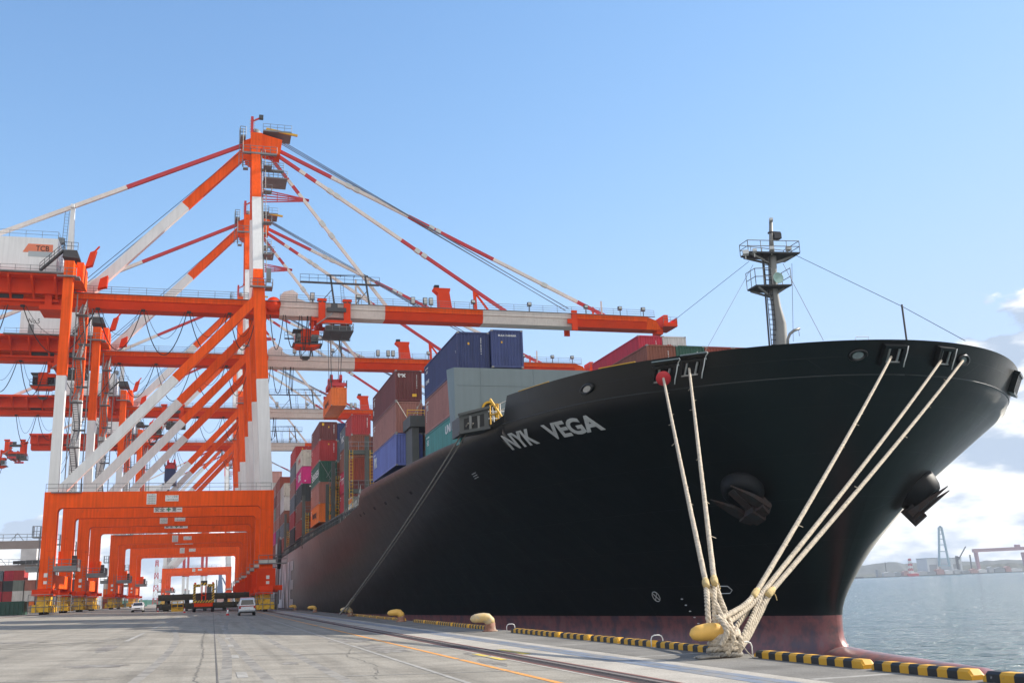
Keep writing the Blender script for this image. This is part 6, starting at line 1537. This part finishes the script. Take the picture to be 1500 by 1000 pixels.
# ------------------------------------------------------------------ the far shore across the bay
SHORE = mat('far_shore', (.12, .14, .12), .9, var=.3, scale=.02)
l = MB(SHORE); l.box(1250, 3400, 2190, 3000, -6, -1.2); tag(l.build('far_shore'), kind='structure')
def ridge(name, x0, x1, y, prof, col, dep=60, n=60, seed=1):
    random.seed(seed); m = mat(name + '_cover', col, .95, var=.25, scale=.03)
    b = MB(m); P_ = []
    for i in range(n + 1): P_.append((x0 + (x1 - x0) * i / n, lin(prof, x0 + (x1 - x0) * i / n) * random.uniform(.9, 1.1)))
    A = [(x, y, -1.5) for x, z in P_]; B = [(x, y + dep * .5, z) for x, z in P_]; D_ = [(x, y + dep, z * .8) for x, z in P_]; E_ = [(x, y + dep * 2, -1.5) for x, z in P_]
    b.add(A + B + D_ + E_, [(i + k * (n + 1), i + 1 + k * (n + 1), i + 1 + (k + 1) * (n + 1), i + (k + 1) * (n + 1)) for k in range(3) for i in range(n)])
    tag(b.build(name), kind='structure')
ridge('hills', 1350, 3300, 2650, [(1350, 6), (1700, 14), (1780, 20), (1880, 34), (2000, 38), (2150, 32), (2500, 34), (3300, 30)], (.075, .088, .09), 120, 70, 4)  # greyed hill colour stands in for part of the distance haze
ridge('shore_terrain', 1480, 2900, 2230, [(1480, 1), (1600, 7), (1720, 13), (1800, 17), (2000, 20), (2900, 22)], (.075, .085, .07), 60, 90, 9)
tw = MB(mat('tower_blue_green', (.22, .36, .42), .6, var=.08)); a, b2 = at(1376, 829, 2200), at(1391, 829, 2200); c_, d_ = at(1375.2, 772, 2200), at(1379, 772, 2200)
tw.bar(a, c_, 4, 4, (0, 1, 0)); tw.bar(b2, d_, 4, 4, (0, 1, 0)); tw.bar(c_ + Vector((0, 0, -1)), (c_ + d_) / 2 + Vector((0, 0, 3)), 3, 4, (0, 1, 0)); tw.bar(d_ + Vector((0, 0, -1)), (c_ + d_) / 2 + Vector((0, 0, 3)), 3, 4, (0, 1, 0))
for f_ in (.02, .2, .38, .55, .7, .83, .93): tw.bar(a.lerp(c_, f_), b2.lerp(d_, f_), 2, 2, (0, 1, 0))
tag(tw.build('observation_tower'), 'tall slender blue green tower on the far shore', 'tower')
SHW = mat('hangar_white', (.55, .57, .58), .7, var=.05)
for p0, p1, pz, lab in ((1358.5, 1375, 817.5, 'pale boxy building left of the slender tower across the bay'), (1393.5, 1409.5, 817, 'pale boxy building right of the slender tower across the bay')):
    x0, x1, zt = at(p0, 828, 2205).x, at(p1, 828, 2205).x, at(p0, pz, 2205).z
    s_ = empty('hangar', ((x0 + x1) / 2, 2205, 10)); tag(s_, lab, 'building', 'pale buildings across the bay'); O_ = (-(x0 + x1) / 2, -2205, -10)
    b = MB(SHW, O_); b.box(x0, x1, 2205, 2245, 5, zt); b.build('wall', s_); b = MB(WS[1], O_); b.box(x0 - 1, x1 + 1, 2204, 2246, zt, zt + 1.2); b.build('roof', s_); b = MB(WS[1], O_); b.box(x0 + 6, x1 - 6, 2204.3, 2204.9, 8, zt * .6); b.build('door', s_)
q = at(1333.5, 841, 2200); lattice('harbour_beacon', 'red and white beacon tower standing at the far waterline', 'beacon', q.x, 2196, -2, 40, 9, 4, [REDP, WHITE], 7)
b = MB([REDP, WHITE]); b.box(q.x - 14, q.x + 17, 2189, 2194, -3.2, 3); b.k = 1; b.box(q.x - 4, q.x + 4, 2190, 2193, 3, 8); tag(b.build('work_barge'), 'reddish barge moored under the red and white beacon', 'barge')
gl, gr = at(1425, 806, 2210), at(1512, 802, 2210)
gp = mat('goliath_pink', (.36, .19, .22), .6, var=.08); go = empty('goliath_crane', (gl.x, 2210, 10)); tag(go, 'huge pink shipyard gantry crane cut by the right edge', 'crane'); O_ = (-gl.x, -2210, -10)
b = MB(gp, O_); b.bar(gl, gr, 7, 8.5, (0, 0, 1)); b.bar((at(1490, 802.5, 2210)) + Vector((-6, 0, 6)), at(1490, 802.5, 2210) + Vector((8, 0, 6)), 6, 7); b.build('girder', go)
for px, zz in ((1428, 12), (1497, 14)):
    a = at(px, 806, 2210); b = MB(gp, O_); b.bar((a.x + 2, 2206, 4), (a.x, 2206, a.z - 4), 6, 5, (0, 1, 0)); b.bar((a.x + 5, 2214, 4), (a.x + 1, 2214, a.z - 4), 3, 3, (0, 1, 0)); b.build('leg', go)
jb = MB(DSTEEL); a = at(1403, 828, 2203); jb.bar((a.x, 2203, 6), (a.x, 2203, at(1403, 814, 2203).z), 5, 5, (0, 1, 0)); jb.bar(at(1404, 819, 2203), at(1414.5, 800, 2203), 2.2, 2.2); jb.bar(at(1400, 815, 2203), at(1405, 817, 2203), 5, 5); tag(jb.build('jib_crane'), 'thin jib crane rising beside the right pale building', 'crane')
for i, (px, pt, w_) in enumerate(((1298, 823, 1.2), (1424, 812, 2.5), (1286, 834, 9))):
    a, c_ = at(px, 836, 2230), at(px, pt, 2230); b = MB(DSTEEL if i < 2 else WS[1]); b.bar((a.x, 2230, -1), (a.x, 2230, c_.z), w_, w_, (0, 1, 0)); tag(b.build('shore_mast'), ['hair thin mast on the low hills near the bow stem', 'short mast left of the pink gantry crane', 'squat grey tower block on the low shore near the bow stem'][i], 'mast')
for i in range(16):
    px = 1300 + i * 12.5; a = at(px, 838, 2200); random.seed(40 + i); h = random.uniform(6, 14); wd = random.uniform(14, 34)
    b = MB(WS[i % 4]); b.box(a.x - wd / 2, a.x + wd / 2, 2193, 2203, -1.3, h * .75); b.prism([(a.x - wd / 2, h * .75), (a.x + wd / 2, h * .75), (a.x, h)], 'y', 2192.5, 2203.5)
    tag(b.build('shore_shed'), 'tiny low shed along the waterline of the far shore', 'shed', 'low sheds along the far waterline')
bo = MB([DSTEEL, WHITE]); a = at(1251, 848, 2100); bo.hexa([(a.x - 22, 2098, -3.2), (a.x + 22, 2098, -3.2), (a.x + 22, 2104, -3.2), (a.x - 22, 2104, -3.2), (a.x - 25, 2097, 0), (a.x + 27, 2097, 0), (a.x + 27, 2105, 0), (a.x - 25, 2105, 0)]); bo.k = 1; bo.box(a.x - 16, a.x - 6, 2099, 2103, 0, 5); tag(bo.build('cargo_boat'), 'small dark boat on the far water just right of the bow stem', 'boat')

# ------------------------------------------------------------------ air
hz = bpy.data.materials.new('haze'); hz.use_nodes = True; t = hz.node_tree; t.nodes.clear()
pv = t.nodes.new('ShaderNodeVolumePrincipled'); pv.inputs['Color'].default_value = (.80, .88, 1, 1); pv.inputs['Density'].default_value = 0.00011; pv.inputs['Anisotropy'].default_value = 0.0
ou = t.nodes.new('ShaderNodeOutputMaterial'); t.links.new(pv.outputs[0], ou.inputs['Volume'])
b = MB(hz); b.box(-3600, 3620, -100, 3320, -10, 130); tag(b.build('haze'), kind='stuff')
